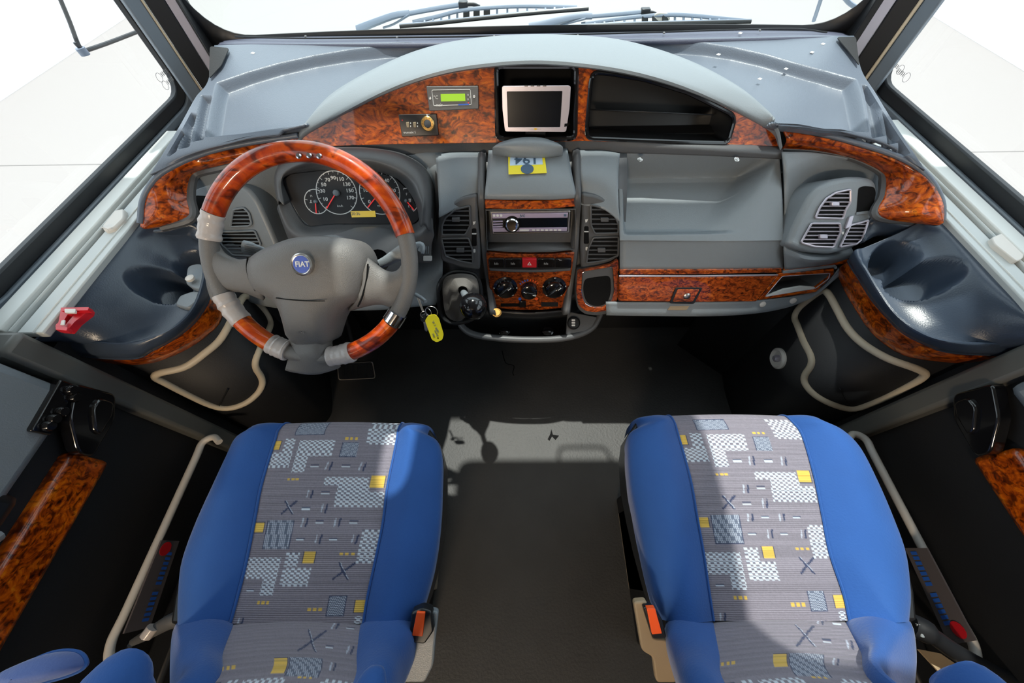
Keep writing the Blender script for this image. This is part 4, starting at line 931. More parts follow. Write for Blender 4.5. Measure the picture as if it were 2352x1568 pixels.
# =================================================================== STEERING WHEEL
Wc = CAM + ray(712,597)*(.66/F); 
WP = Plane(Wc, (0,-.70,.714)); wex, wey, wn = WP.ex, WP.ey, WP.n
sw = thing('steering_wheel', 'grey steering wheel with glossy red-brown wood rim sections and clear tape', 'steering wheel', Wc - wn*.05)
RR = .182
def wpt(deg, r=RR, h=0): t = math.radians(deg); return Wc + wex*math.cos(t)*r + wey*math.sin(t)*r + wn*h
def arc(name, a0, a1, r, m, n=None, label=None, R_=RR, jag=0, closed=False):
    n = n or max(8, int(abs(a1-a0)/2.5)); pts = [wpt(a0+(a1-a0)*i/(n-1), R_) for i in range(n)]
    return tube(name, pts, r, m, sw, seg=20, closed=closed, spl=False, label=label)
def wang(px, py): v = WP.at(px, py)-Wc; return math.degrees(math.atan2(v.dot(wey), v.dot(wex)))
arc('rim', 0, 357, .0150, 'wheel', n=120, closed=True)
a1 = wang(930,540); a2 = wang(495,490)
arc('wood_segment', a1, a2, .0172, 'burlr'); 
arc('wood_segment', wang(545,745), wang(620,815), .0168, 'burlr')
arc('wood_segment', wang(812,822), wang(902,745), .0168, 'burlr')
arc('chrome_ring', wang(898,738), wang(916,728)+2, .0185, 'chrome', n=6, label='chrome ring')
def tapew(a0, a1, r=.0182):
    n = max(10, int(abs(a1-a0)/1.2)); pts = [wpt(a0+(a1-a0)*i/(n-1)) for i in range(n)]
    return tube('tape_wrap', pts, lambda t: r+.0008*math.sin(t*23)+.0006*math.sin(t*57), 'tape', sw, seg=20, spl=False, label='clear tape wrap')
tapew(wang(492,490), wang(488,552)); tapew(wang(500,682), wang(545,748)); tapew(wang(612,812), wang(655,838), .0195); tapew(wang(762,838), wang(815,820), .0195)
for px in (686,710,733):
    c = WP.at(px, 358 if px != 710 else 357, .0165); lathe('stud', c, (0,-.5,.85), [(.005,0),(.005,.001),(.003,.003)], 'chrome', sw, n=16)
# hub body: grid patch pad that bulges to the driver
hubo = [(566,598),(590,578),(630,560),(668,546),(715,542),(770,543),(815,552),(838,578),(846,606),(840,645),(826,690),(800,700),(775,722),(762,760),(752,795),(666,795),(655,745),(640,700),(612,682),(585,668),(570,640)]
def pad(name, out, h0, h1, m, rings=7, cx=None, cy=None, round_=6, th=.03):
    o = [WP.at(a, b, h0) for a, b in (chaikin(out, 2) if round_ else out)]; c = WP.at(cx, cy, h0) if cx else sum(o, Vector())/len(o); V = []; Fc = []; n = len(o)
    V += [p - wn*th for p in o]
    for k in range(rings+1):
        t = k/rings; sc_ = 1-.985*t**1.25 if t < 1 else .015; hh = (h1-h0)*(1-(1-min(1, t*1.25))**2.6)
        V += [c+(p-c)*sc_ + wn*hh for p in o]
    for k in range(rings+1):
        for i in range(n): Fc.append((k*n+i, k*n+(i+1)%n, (k+1)*n+(i+1)%n, (k+1)*n+i))
    Fc.append(tuple((rings+1)*n+i for i in range(n)))
    return obj(name, V, Fc, m, sw, smooth='all')
# spokes as one web under the pad
spL = [[WP.at(a, b, h) for a, b, h in r] for r in ([(478,548,.0),(500,582,.004),(540,597,.008),(585,592,.012)], [(470,600,.008),(500,615,.013),(545,622,.018),(590,625,.02)], [(474,655,.0),(505,655,.006),(550,662,.010),(600,672,.012)], [(485,690,-.006),(512,675,-.006),(555,672,-.006),(605,690,-.006)])]
loft('left_spoke', [[p-wn*.02 for p in spL[0]]]+spL, 'wheel', sw, nu=24, nv=24, solid=.006)
spR = [[WP.at(a, b, h) for a, b, h in r] for r in ([(940,560,.0),(915,618,.004),(880,622,.008),(835,590,.012)], [(950,610,.008),(920,640,.013),(880,655,.018),(832,650,.02)], [(935,690,.002),(900,690,.008),(865,690,.010),(815,695,.012)], [(922,725,-.004),(895,706,-.004),(862,700,-.004),(800,715,-.006)])]
loft('right_spoke', [[p-wn*.02 for p in spR[0]]]+spR, 'wheel', sw, nu=24, nv=24, solid=.006)
lo = [[WP.at(a, b, h) for a, b, h in r] for r in ([(662,780,.0),(668,795,.002),(664,815,.0),(655,850,-.006)], [(690,780,.016),(690,795,.016),(688,820,.015),(690,858,.0)], [(728,780,.018),(728,795,.018),(728,820,.017),(728,860,.0)], [(755,780,.0),(752,795,.002),(758,815,.0),(772,848,-.006)])]
loft('lower_spoke', [[p-wn*.02 for p in lo[0]]]+lo+[[p-wn*.02 for p in lo[-1]]], 'wheel', sw, nu=20, nv=28, solid=.006)
hub = pad('airbag_cover', hubo, .012, .048, 'wheel', cx=708, cy=635, th=.05)
for q in (((569,590,.016),(567,615,.018),(573,642,.018),(587,668,.016)), ((845,606,.018),(842,640,.019),(832,680,.018),(822,704,.014))):
    tube('cover_gap', [WP.at(a, b, h) for a, b, h in q], .0016, 'void', sw, n=20, seg=6)
tube('cover_seam', [WP.at(a, b, h) for a, b, h in ((634,684,.045),(665,688,.0485),(710,691,.0495),(746,691,.0480))], .0009, 'void', sw, n=20, seg=5)
bc = WP.at(694,607,.052); bn = (wn+wex*-.05).normalized()
bd = lathe('badge', bc, bn, [(.0188,-.006),(.0188,.002),(.0165,.0038),(.0145,.0025)], 'steel', sw, n=40)
lathe('badge_field', bc+bn*.0022, bn, [(.0145,0),(.0143,.0008)], 'badge', bd, n=36)
text('FIAT', 694, 607, Plane(bc, bn), .0125, 'prt', bd, off=.0036, bold=.0003)
text('airbag', 690, 763, WP, .006, 'plasd', sw, off=.0405)
# column cowl and stalks
colm = thing('steering_column', 'grey steering column cowl with stalks, behind the steering wheel', 'steering column', Wc+Vector((0,.15,-.12)))
cax = -wn
c0 = Wc - wn*.05
V = []; secs = [(0,.052,.046),(.05,.060,.052),(.12,.075,.062),(.20,.09,.08),(.30,.10,.09)]; n = 28
for d_, rx, ry in secs: V += [c0 - wn*d_ + wex*math.cos(t)*rx + wey*(math.sin(t)*ry) for t in [2*math.pi*k/n for k in range(n)]]
Fc = [(i*n+k, i*n+(k+1)%n, (i+1)*n+(k+1)%n, (i+1)*n+k) for i in range(len(secs)-1) for k in range(n)]+[tuple(range(n))]
obj('column_cowl', V, Fc, 'plasd', colm, smooth='all')
Q = lambda px, py, h: WP.at(px, py, h)
tube('light_stalk', [Q(640,600,-.06), Q(606,578,-.05), Q(585,573,-.045), Q(560,567,-.045)], lambda t: .007+.006*min(1, max(0, (t-.3)*2)), 'plas', colm, n=24, flat=.6, seg=14)
for k in range(5): tube('stalk_rib', [Q(562,563+k*3.2,-.034), Q(598,569+k*3.4,-.036)], .0009, 'plasd', colm, n=3, seg=5)
tube('wiper_stalk', [Q(840,615,-.06), Q(880,603,-.052), Q(915,583,-.046), Q(945,568,-.042)], lambda t: .006+.008*min(1, t*1.3), 'plas', colm, n=24, flat=.7, seg=14)
tube('stalk_tip', [Q(950,566,-.04), Q(966,563,-.04), Q(969,572,-.04), Q(966,578,-.04)], .007, 'plas', colm, n=14, seg=10)
lathe('stalk_hole', Q(870,598,-.075), wn, [(.022,0),(.022,.002)], 'void', colm, n=20)
tube('adjuster_lever', [Q(955,676,-.09), Q(968,684,-.07), Q(978,692,-.06)], .004, 'plas', colm, n=10)
# keys
IG = Z(975,690,.70)
ky = thing('ignition_keys', 'steel key ring with yellow paper tag hanging from the ignition', 'keys', Z(990,715,.66))
KQ = PYZ((.62,.66),(.575,.56))
def ringt(name, px, py, r, m='steel', w_=.0012, rot=0): 
    c = KQ.at(px, py, .004); return tube(name, [c+(KQ.ex*math.cos(t)*math.cos(rot)+KQ.ey*math.sin(t)+KQ.n*math.sin(rot)*math.cos(t))*r for t in [2*math.pi*k/36 for k in range(36)]], w_, m, ky, closed=True, seg=6, spl=False)
ringt('key_ring', 991, 716, .017); ringt('small_ring', 984, 716, .011, w_=.001, rot=.6); ringt('small_ring', 973, 722, .009, w_=.001, rot=-.5)
slab('key_bow', [(966,724),(976,720),(980,735),(972,742),(965,736)], KQ, 'blk', ky, th=.006, off=.006, r=3)
slab('key_blade', [(972,740),(978,738),(984,756),(980,762),(975,758)], KQ, 'steel', ky, th=.002, off=.002)
bar('key_shank', KQ.at(957,675,-.02), KQ.at(972,716,.0), .006, .006, 'steel', ky)
tg = slab('yellow_tag', rnd([(976,736),(984,724),(1000,722),(1008,731),(1019,768),(1016,780),(1003,786),(992,780)], 4), KQ, 'yel', ky, th=.0015, off=.012, bevel=0)
lathe('tag_hole', KQ.at(1006,776,.0122), KQ.n, [(.0022,0),(.0022,.0003)], 'void', tg, n=12)
for s_, a, b in (('5 VL', 997, 742), ('1800-', 1004, 757), ('Roma', 1002, 765), ('Fiat', 996, 770)): text(s_, a, b, KQ, .009, 'ink', tg, off=.0126, rot=110)
# gear lever
gr = thing('gear_lever', 'dash-mounted gear lever with glossy black ball knob and grey leather boot', 'gear lever', Z(1050,680,.60))
GPp = PYZ((.74,.68),(.68,.54))
bo = zs([(1020,640,.66),(1060,628,.675),(1095,640,.66),(1098,690,.60),(1060,735,.54),(1028,728,.54),(1018,690,.60)])
tp = zs([(1054,660,.70),(1062,657,.70),(1072,661,.70),(1074,672,.69),(1066,680,.685),(1058,678,.685),(1053,668,.69)])
B4 = [catmull(bo, 28, True)]
for f, bl in ((.3,-.012),(.55,.010),(.8,-.008),(1,0)): 
    tt_ = catmull(tp, 28, True); B4.append([a.lerp(b, f)+((b-a).normalized())*0 + Vector((math.cos(i*1.35)*.006*(1-f), 0, bl)) for i, (a, b) in enumerate(zip(B4[0], tt_))])
V = [v for r in B4 for v in r]; n = 28; Fc = [(i*n+k, i*n+(k+1)%n, (i+1)*n+(k+1)%n, (i+1)*n+k) for i in range(len(B4)-1) for k in range(n)]
obj('leather_boot', V, Fc, 'boot', gr, smooth='all')
tube('boot_surround', [Z(a, b, z) for a, b, z in ((1085,628,.66),(1100,645,.65),(1106,680,.61),(1100,715,.56),(1080,735,.535),(1040,742,.53),(1015,725,.54),(1008,690,.60),(1010,650,.65),(1040,625,.665))], .006, 'blk', gr, n=50, closed=True, seg=8)
kn = Z(1087,703,.715); tube('shaft', [Z(1063,668,.66), Z(1070,680,.70), kn], .010, 'plas', gr, n=10)
kd = (kn-Z(1068,676,.68)).normalized()
lathe('knob', kn, (CAM-kn).normalized()*.5+kd, [(.012,-.044),(.023,-.036),(.032,-.018),(.035,0),(.032,.016),(.024,.028),(.012,.035),(.001,.0365)], 'blkg', gr, n=32, sharp=False)
# pedals
pd = thing('brake_pedal', 'black ribbed foot pedal in the dark footwell below the steering wheel', 'pedal', Z(820,850,.14))
PQ = PYZ((.66,.20),(.60,.10))
slab('pedal_pad', rnd([(775,835),(855,830),(862,868),(778,872)], 6), PQ, 'rub', pd, th=.012, bevel=.003)
for k in range(5): slab('pedal_rib', rect(784+k*15,838,792+k*15,864), PQ, 'blk', pd, th=.004, off=.003, bevel=.001)
tube('pedal_edge', [PQ.at(a, b, .002) for a, b in rnd([(775,835),(855,830),(862,868),(778,872)], 6)], .002, 'steel', pd, n=30, closed=True, seg=6, spl=False)
tube('pedal_arm', [PQ.at(820,850,-.01), PQ.at(818,840,-.01)+Vector((0,.10,.15)), PQ.at(816,835,0)+Vector((0,.16,.4))], .008, 'blk', pd, n=12)
pd2 = thing('clutch_pedal', 'dark pedal arm left of the brake pedal, under the lower wheel rim', 'pedal', Z(690,900,.14))
tube('pedal_arm', [YY(684,850,.66), YY(687,890,.62), YY(690,922,.58)], .010, 'brown', pd2, n=12)
slab('pedal_pad', rnd([(660,925),(712,922),(716,950),(664,954)], 6), PYZ((.58,.12),(.53,.05)), 'rub', pd2, th=.012, bevel=.003)
for k in range(4): slab('pedal_rib', rect(668+k*11,930,674+k*11,948), PYZ((.58,.12),(.53,.05)), 'blk', pd2, th=.004, off=.003, bevel=.001)
# papers/dirt and floor seams
st = struct(bar('trim_10', Z(850,1090,.004), Z(1450,1355,.004), .004, .004, 'void')); D.objects.remove(st)
def crack(nm, pts, lab):
    t = tube(nm, [Z(a, b, .001) for a, b in pts], .0022, 'void', None, n=24, seg=5, spl=False) if 0 else tube(nm, [Z(a, b, .0005) for a, b in pts], .002, 'void', None, n=24, seg=5)
    return tag(t, lab, 'crack')
crack('floor_crack', [(1153,805),(1158,825),(1164,835),(1180,840),(1178,855),(1180,862)], 'thin black crack in the rubber floor under the centre console')
for lab, pp in (('black tar scuff on the sunlit floor between the seats', [(1258,1008),(1264,996),(1266,985),(1270,998),(1284,1000),(1276,1010),(1268,1002),(1262,1012)]),):
    t = slab('floor_scuff', pp, Plane((0,0,.001),(0,0,1)), 'void', None, th=.001, bevel=0); tag(t, lab, 'mark')

# =================================================================== SEATS
fab = D.materials.new('woven_seat_fabric'); fab.use_nodes = True; nt = fab.node_tree; b = nt.nodes['Principled BSDF']
va = nt.nodes.new('ShaderNodeVertexColor'); va.layer_name = 'weave'; nt.links.new(va.outputs[0], b.inputs['Base Color'])
b.inputs['Roughness'].default_value = .9; b.inputs['Sheen Weight'].default_value = .15
n_ = nt.nodes.new('ShaderNodeTexWave'); n_.wave_type = 'BANDS'; n_.bands_direction = 'Y'; n_.inputs['Scale'].default_value = 90; n_.inputs['Distortion'].default_value = .6
bp = nt.nodes.new('ShaderNodeBump'); bp.inputs['Strength'].default_value = .35; bp.inputs['Distance'].default_value = .002
tc = nt.nodes.new('ShaderNodeTexCoord'); nt.links.new(tc.outputs['Object'], n_.inputs['Vector']); nt.links.new(n_.outputs['Fac'], bp.inputs['Height']); nt.links.new(bp.outputs[0], b.inputs['Normal'])
M['fabric'] = fab
# pattern drawn on a cloth raster; u 0..1 between the seams, v = lengths along the cushion (crop pixels of the measured seat)
SL = [(0,60,-20),(90,0+2,0)]
Lx = lambda y: float(np.interp(y, [55,90,200,430,700,900,1150,1300,1568], [-5,5,40,95,137,172,212,240,280]))
Rx = lambda y: float(np.interp(y, [55,160,370,560,800,1060,1200,1360,1568], [680,740,810,868,930,1000,1020,1100,1162]))
UW, VH = 400, 640
def uv(x, y): return ((x-Lx(y))/(Rx(y)-Lx(y))*UW, (y-40)/1530*VH)
base = np.array(srgb(128,122,132)[:3]); lite = np.array(srgb(205,214,224)[:3]); dk = np.array(srgb(52,60,88)[:3]); yl = np.array(srgb(226,186,84)[:3]); mesh_ = np.array(srgb(96,104,122)[:3]); gr_ = np.array(srgb(176,182,196)[:3])
rng = np.random.RandomState(3)
ras = np.tile(base, (VH, UW, 1)) * (1 + .10*np.sin(np.arange(VH)*2.1)[:, None, None] + .05*rng.randn(VH, UW, 1))
def rr_(x0, y0, x1, y1):
    (a, c), (b_, d) = uv(x0, (y0+y1)/2), uv(x1, (y0+y1)/2); c = (y0-40)/1530*VH; d = (y1-40)/1530*VH
    return max(0, int(round(a))), max(0, int(round(c))), min(UW, int(round(b_))), min(VH, int(round(d)))
def checker(x0, y0, x1, y1):
    a, c, b_, d = rr_(x0, y0, x1, y1)
    for j in range(c, d):
        for i in range(a, b_):
            k = (i//9 + j//5) % 2
            ras[j, i] = lite if k == 0 else (dk*.5+base*.5 if (j % 5) == 0 else base)
def yellow(x0, y0, x1, y1):
    a, c, b_, d = rr_(x0, y0, x1, y1); ras[max(0,c-1):d+1, max(0,a-2):b_+2] = dk; ras[c:d, a:b_] = yl; ras[c:d:3, a:b_] = yl*.8
def meshq(x0, y0, x1, y1):
    a, c, b_, d = rr_(x0, y0, x1, y1); ras[max(0,c-1):d+1, max(0,a-2):b_+2] = dk
    for j in range(c, d):
        for i in range(a, b_): ras[j, i] = gr_ if (i*1+j*2) % 6 < 2 else mesh_
def seg_(x0, y0, x1, y1, col, w_=2):
    (a, c), (b_, d) = uv(x0, y0), uv(x1, y1); n = int(max(abs(b_-a), abs(d-c)))+2
    for k in range(n):
        i, j = int(a+(b_-a)*k/n), int(c+(d-c)*k/n)
        ras[max(0,j-w_//2):max(0,j-w_//2)+max(1,w_-1), max(0,i-w_//2):max(0,i+w_-w_//2)] = col
for q in ((90,120,155,200),(60,200,185,290),(190,130,400,225),(215,225,290,320),(540,45,715,160),(450,345,700,390),(545,390,720,425),(555,425,825,515),(805,650,925,840),(170,805,385,930),(320,930,405,1025),(400,780,485,860),(420,865,595,970),(960,1150,1004,1205)): checker(*q)
for q in ((30,130,70,185),(712,340,790,400),(137,605,190,665),(505,775,575,840),(935,1053,1000,1125),(600,1440,680,1525)): yellow(*q)
for q in ((115,48,280,100),(448,150,538,225),(215,592,378,758),(780,1030,880,1145),(700,1435,900,1568)): meshq(*q)
for x0, y0, x1, y1 in ((270,485,340,560),(735,840,825,930),(725,1270,835,1390)): seg_(x0,y0,x1,y1,dk,5); seg_(x1,y0,x0,y1,dk,5); seg_(x0+6,y0,x1+6,y1,gr_,2)
for x0, y0, x1, y1 in ((430,115,510,130),(225,350,305,365),(712,780,810,795),(335,1055,425,1075),(665,1095,765,1115),(275,1460,370,1485)):
    for k in range(3):
        w3 = (x1-x0)/3; a, c, b_, d = rr_(x0+w3*k, y0, x0+w3*(k+.62), y1); ras[c:d, a:b_] = yl*.9
for x, y in ((430,290),(620,290),(400,445),(515,530),(430,610),(620,610),(550,705),(760,705),(275,1185),(865,1230),(1035,1360),(965,1480)):
    seg_(x-12,y-22,x-8,y+22,gr_,4); seg_(x+12,y-22,x+16,y+22,dk,5)
for x, y in ((350,290),(530,290),(490,440),(410,530),(520,608),(715,608),(445,708),(640,708),(260,1000),(965,1235),(910,1355)):
    seg_(x-22,y-8,x+20,y-8,dk,4); seg_(x-20,y+3,x+22,y+3,lite,4)
def weave(me, nu, nv, vfun, flip=False):
    ca = me.color_attributes.new('weave', 'FLOAT_COLOR', 'POINT'); out = np.ones((nu*nv, 4), dtype=np.float32)
    for j in range(nv):
        vy = min(VH-1, max(0, int((vfun[j]-40)/1530*VH)))
        out[j*nu:(j+1)*nu, :3] = ras[vy, np.clip((np.arange(nu)/(nu-1)*UW).astype(int), 0, UW-1)]
    ca.data.foreach_set('color', out.ravel())
# measured outlines: y, outer-left, seam-left, seam-right, outer-right, z of the centre
SEAT = {
 'left': dict(rows=[(988,566,640,915,975,.592),(1010,540,633,912,1000,.600),(1050,520,620,904,1009,.606),(1120,487,600,890,1008,.608),(1200,450,585,880,1004,.602),(1290,418,567,862,992,.592),(1370,410,547,845,972,.580),(1432,410,530,835,950,.570)],
   back=[(1430,411,529,834,948,.545),(1442,411,527,833,944,.585),(1500,413,505,826,915,.655),(1568,416,488,818,888,.735)], dy=0),
 'right': dict(rows=[(970,1475,1548,1820,1895,.592),(992,1452,1555,1838,1935,.600),(1030,1449,1566,1852,1975,.606),(1105,1455,1586,1872,2015,.608),(1185,1470,1600,1888,2050,.602),(1270,1488,1615,1905,2080,.592),(1360,1510,1628,1935,2090,.580),(1425,1530,1638,1950,2085,.570)],
   back=[(1424,1531,1638,1950,2082,.545),(1438,1534,1640,1954,2074,.585),(1500,1555,1652,1985,2040,.655),(1568,1580,1665,2010,2036,.735)], dy=-12)}
for nm in ('left','right'):
    S = SEAT[nm]; sgn = -1 if nm == 'left' else 1
    C0 = Z(S['rows'][4][2]*.5+S['rows'][4][3]*.5, 1200, .56)
    root = thing('cab_seat', {'left':'driver seat, blue velour bolsters round a grey patterned panel, in front of the steering wheel',
       'right':'passenger seat, blue velour bolsters round a grey patterned panel, yellow strip at its front edge'}[nm], 'seat', (C0.x, C0.y, 0), 'cab seats')
    rows = S['rows']
    col = lambda i, dz=0, R_=rows: [Z(r[i], r[0], r[5]+dz) for r in R_]
    # rearrange so that every column advances at the same Y
    def front_ext(P): a = P[0]; return [a+Vector((0,.030,-.085)), a+Vector((0,.030,-.045)), a+Vector((0,.022,-.016))]
    sl, sr = col(2), col(3)
    L_ = front_ext(sl)+sl; R2 = front_ext(sr)+sr
    ys = [S['rows'][0][0]-40, S['rows'][0][0]-22, S['rows'][0][0]-8]+[r[0] for r in rows]
    nu, nv = 150, 330
    Lc, Rc = catmull(L_, nv), catmull(R2, nv); vf = []
    kk = len(ys)-1
    for j in range(nv):
        t = j/(nv-1)*kk; k = min(int(t), kk-1); y = ys[k]+(ys[k+1]-ys[k])*(t-k); vf.append((y-S['dy']-12-950)/.3941)
    g = [[Lc[j].lerp(Rc[j], i/(nu-1)) + Vector((0,0,.010*math.sin(math.pi*i/(nu-1)))) for i in range(nu)] for j in range(nv)]
    V, Fc = grid(g); me = D.meshes.new('cushion_panel'); Lr = rootloc(root); me.from_pydata([tuple(v-Lr) for v in V], [], Fc); me.materials.append(M['fabric']); me.shade_smooth()
    weave(me, nu, nv, vf); o = D.objects.new('cushion_panel', me); COL.objects.link(o); o.parent = root
    # bolsters
    for side, oi, si in (('l',1,2),('r',4,3)):
        sg = -1 if side == 'l' else 1
        se, ou = col(si), [Z(r[oi], r[0]+ (6 if i == 0 else 0), r[5]-.002) for i, r in enumerate(rows)]
        se = front_ext(se)+se; ou = front_ext(ou)+ou
        mi = [a.lerp(b_, .45)+Vector((0,0,.030 if i > 2 else .008*i)) for i, (a, b_) in enumerate(zip(se, ou))]
        m2 = [a.lerp(b_, .80)+Vector((0,0,.022 if i > 2 else .006*i)) for i, (a, b_) in enumerate(zip(se, ou))]
        dn = [p+Vector((sg*.002,0,-.035)) for p in ou]; dn2 = [p+Vector((-sg*.012,0,-.12)) for p in ou]
        loft('side_bolster', [[p-Vector((0,0,.012)) for p in se], se, mi, m2, ou, dn, dn2], 'blue', root, nu=60, nv=26, solid=.0)
        tube('piping', [p+Vector((0,0,.002)) for p in se], .0028, 'blue', root, n=70, seg=6)
    # shell under the cushion
    fr_ = [Z(r[1], r[0], r[5]-.03) for r in rows]; fl_ = [Z(r[4], r[0], r[5]-.03) for r in rows]
    out = [p+Vector((-.006,.012 if i == 0 else 0,0)) for i, p in enumerate(fr_)]+[p+Vector((.006,.012 if i == 7 else 0,0)) for i, p in enumerate(fl_[::-1])]
    V, Fc = prism([Vector((p.x, p.y, .555)) for p in out], [Vector((p.x*.97+C0.x*.03, p.y, .44)) for p in out]); obj('seat_shell', V, Fc, 'blk', root, bevel=.006)
    box('pedestal', C0.x-.165, C0.x+.165, -.20, .22, .0, .44, 'dwall', root, bevel=.01)
    ex_ = Z(1020 if nm == 'left' else 1424, 1180, 0).x
    box('carpet_skirt', *sorted((C0.x-sgn*.165, ex_)), -.06, .17, .0, .30, 'carp', root, bevel=.006)
    # backrest
    bk = S['back']; cb = lambda i, dz=0: [Z(r[i], r[0], r[5]) for r in bk]
    def ext(P): 
        d = Vector((0,-.36,.93)); a = P[-1]; return P+[a+d*.12, a+d*.28, a+d*.42, a+d*.49+Vector((0,-.03,0))]
    bs, br = ext(cb(2)), ext(cb(3)); bys = [r[0] for r in bk]+[1660,1780,1900,1960]
    nv = 200; Lc, Rc = catmull(bs, nv), catmull(br, nv); vf = []; kk = len(bys)-1
    for j in range(nv):
        t = j/(nv-1)*kk; k = min(int(t), kk-1); y = bys[k]+(bys[k+1]-bys[k])*(t-k); vf.append(((y-S['dy']-12-950)/.3941) if y < 1568 else ((y*1.7) % 1300)+60)
    g = [[Lc[j].lerp(Rc[j], i/(nu-1)) + Vector((0,.008*math.sin(math.pi*i/(nu-1)),0)) for i in range(nu)] for j in range(nv)]
    V, Fc = grid(g); me = D.meshes.new('backrest_panel'); me.from_pydata([tuple(v-Lr) for v in V], [], Fc); me.materials.append(M['fabric']); me.shade_smooth()
    weave(me, nu, nv, vf); o = D.objects.new('backrest_panel', me); COL.objects.link(o); o.parent = root
    for side, oi, si in (('l',1,2),('r',4,3)):
        sg = -1 if side == 'l' else 1
        se, ou = ext(cb(si)), ext(cb(oi))
        mi = [a.lerp(b_, .5)+Vector((0,.012,.006)) for a, b_ in zip(se, ou)]
        dn = [p+Vector((sg*.003,-.05,-.02)) for p in ou]; dn2 = [p+Vector((-sg*.02,-.10,-.03)) for p in ou]
        loft('backrest_bolster', [[p-Vector((0,.012,0)) for p in se], se, mi, ou, dn, dn2], 'blue', root, nu=40, nv=22)
    P0 = ext(cb(1)); P1 = ext(cb(4)); V, Fc = grid([[p+Vector((.02,-.10,-.03)) for p in P0], [p+Vector((-.02,-.10,-.03)) for p in P1]]); obj('backrest_shell', V, Fc, 'blk', root, solid=.004)
    # armrests, folded forward at both sides of the backrest (their front tips are in view)
    ars = {'left': [((175,1548,.80),(290,1532,.80),(385,1562,.79)), ((805,1560,.78),(855,1545,.78),(905,1566,.78))], 'right': [((2130,1565,.76),(2200,1552,.76),(2300,1556,.76)), None]}[nm]
    for A in ars:
        if not A: continue
        p = zs(A); rr2 = (p[2]-p[0]).length/2; c = (p[0]+p[2])/2; tipd = p[1]
        cyl = [tipd+Vector((0,-.0,-.012)), tipd+Vector((0,-.02,0)), tipd+Vector((0,-.09,.004)), tipd+Vector((0,-.2,.006)), tipd+Vector((0,-.28,-.01))]
        tube('armrest', cyl, lambda t, q=rr2: q*(.55+.45*min(1, t*4)) if t < .9 else q*.9, 'blue', root, n=24, seg=20, flat=.7)
# yellow strip, seat belt buckles
ys_ = slab('yellow_trim', [(1532,976),(1560,969),(1590,968),(1590,974),(1560,975)], Plane((0,0,.585),(0,0,1)), 'yel2', D.objects.get('cab_seat.001'), th=.006)
for nm, body, btn, strp, lab in (
   ('left', [(944,1408),(968,1398),(990,1404),(996,1450),(975,1480),(938,1475)], [(957,1406),(976,1407),(970,1462),(946,1460)], [(968,1400),(1006,1406),(998,1478),(994,1530),(975,1568),(915,1568),(940,1478)], 'seat belt buckle with orange button, on the inner side of the left seat'),
   ('right', [(1478,1396),(1500,1396),(1522,1425),(1532,1466),(1500,1468),(1485,1420)], [(1486,1398),(1505,1397),(1521,1455),(1498,1457)], [(1456,1383),(1486,1380),(1500,1466),(1532,1470),(1555,1568),(1508,1568),(1500,1510),(1475,1495)], 'seat belt buckle with orange button, on the inner side of the right seat')):
    BP = P3(Z(body[0][0], 1400, .61), Z(body[0][0]+40, 1400, .61), Z(body[0][0], 1568, .54))
    r_ = thing('seat_belt_buckle', lab, 'buckle', BP.at(btn[0][0], btn[0][1], -.01), 'belt buckles beside the cab seats')
    slab('buckle_stalk', strp, BP, 'plas' if nm == 'left' else 'beige', r_, th=.014, off=-.006, r=8, bevel=.003)
    slab('buckle_case', body, BP, 'blk', r_, th=.02, off=.006, r=6, bevel=.003)
    slab('release_button', btn, BP, 'orange', r_, th=.01, off=.010, r=2, bevel=.002)
# handbrake / belt lever at the outer sides
lv = thing('recline_lever', 'taped grey hand lever left of the left seat, near the floor', 'lever', Z(380,1440,.45))
tube('lever_arm', [Z(418,1418,.46), Z(385,1430,.46), Z(340,1456,.44), Z(305,1475,.42)], lambda t: .020-.012*t, 'plasd', lv, n=24, flat=.7, seg=14)
tube('tape_band', [Z(352,1440,.465), Z(335,1462,.462)], .012, 'tape', lv, n=4, seg=10)
tube('lower_rod', [Z(300,1480,.36), Z(265,1540,.30)], .006, 'plasd', lv, n=6)
hb = thing('parking_brake', 'long black hand lever right of the right seat, angled to the door', 'lever', Z(2150,1450,.40))
tube('lever_arm', [Z(2088,1432,.42), Z(2130,1452,.42), Z(2200,1500,.40), Z(2310,1560,.38), Z(2400,1600,.36)], lambda t: .024 if t < .25 else .018, 'rub', hb, n=30, seg=14)
slab('lever_strap', [(2108,1490),(2160,1500),(2260,1568),(2180,1568)], Plane((0,0,.34),(0,0,1)), 'beige', hb, th=.004, r=3)
tube('lever_band', [Z(2108,1432,.440), Z(2118,1462,.435)], .004, 'plas', hb, n=4)
# belt pads at the lower left corner
bl = thing('seat_cushion', 'pale blue padded cushion corner at the bottom left, beside the left seat', 'cushion', Z(60,1560,.70))
cu_ = [(-60,1590),(-10,1545),(40,1522),(90,1502),(140,1500),(162,1515),(165,1540),(120,1560),(60,1575),(0,1600),(-40,1640)]
cp_ = Plane((0,0,.80),(0,0,1)); o = [cp_.at(a, b) for a, b in chaikin(cu_, 2)]; c = sum(o, Vector())/len(o)
V = [p-Vector((0,0,.025)) for p in o]+[p-Vector((0,0,.012)) for p in o]+[c+(p-c)*.93 for p in o]+[c+(p-c)*.7+Vector((0,0,.012)) for p in o]+[c+(p-c)*.02+Vector((0,0,.018)) for p in o]; n = len(o)
obj('cushion_cover', V, [(i*n+k, i*n+(k+1)%n, (i+1)*n+(k+1)%n, (i+1)*n+k) for i in range(4) for k in range(n)], 'blue2', bl, smooth='all')
tube('cushion_piping', [p-Vector((0,0,.02)) for p in o], .003, 'blue', bl, n=n, closed=True, seg=6, spl=False)
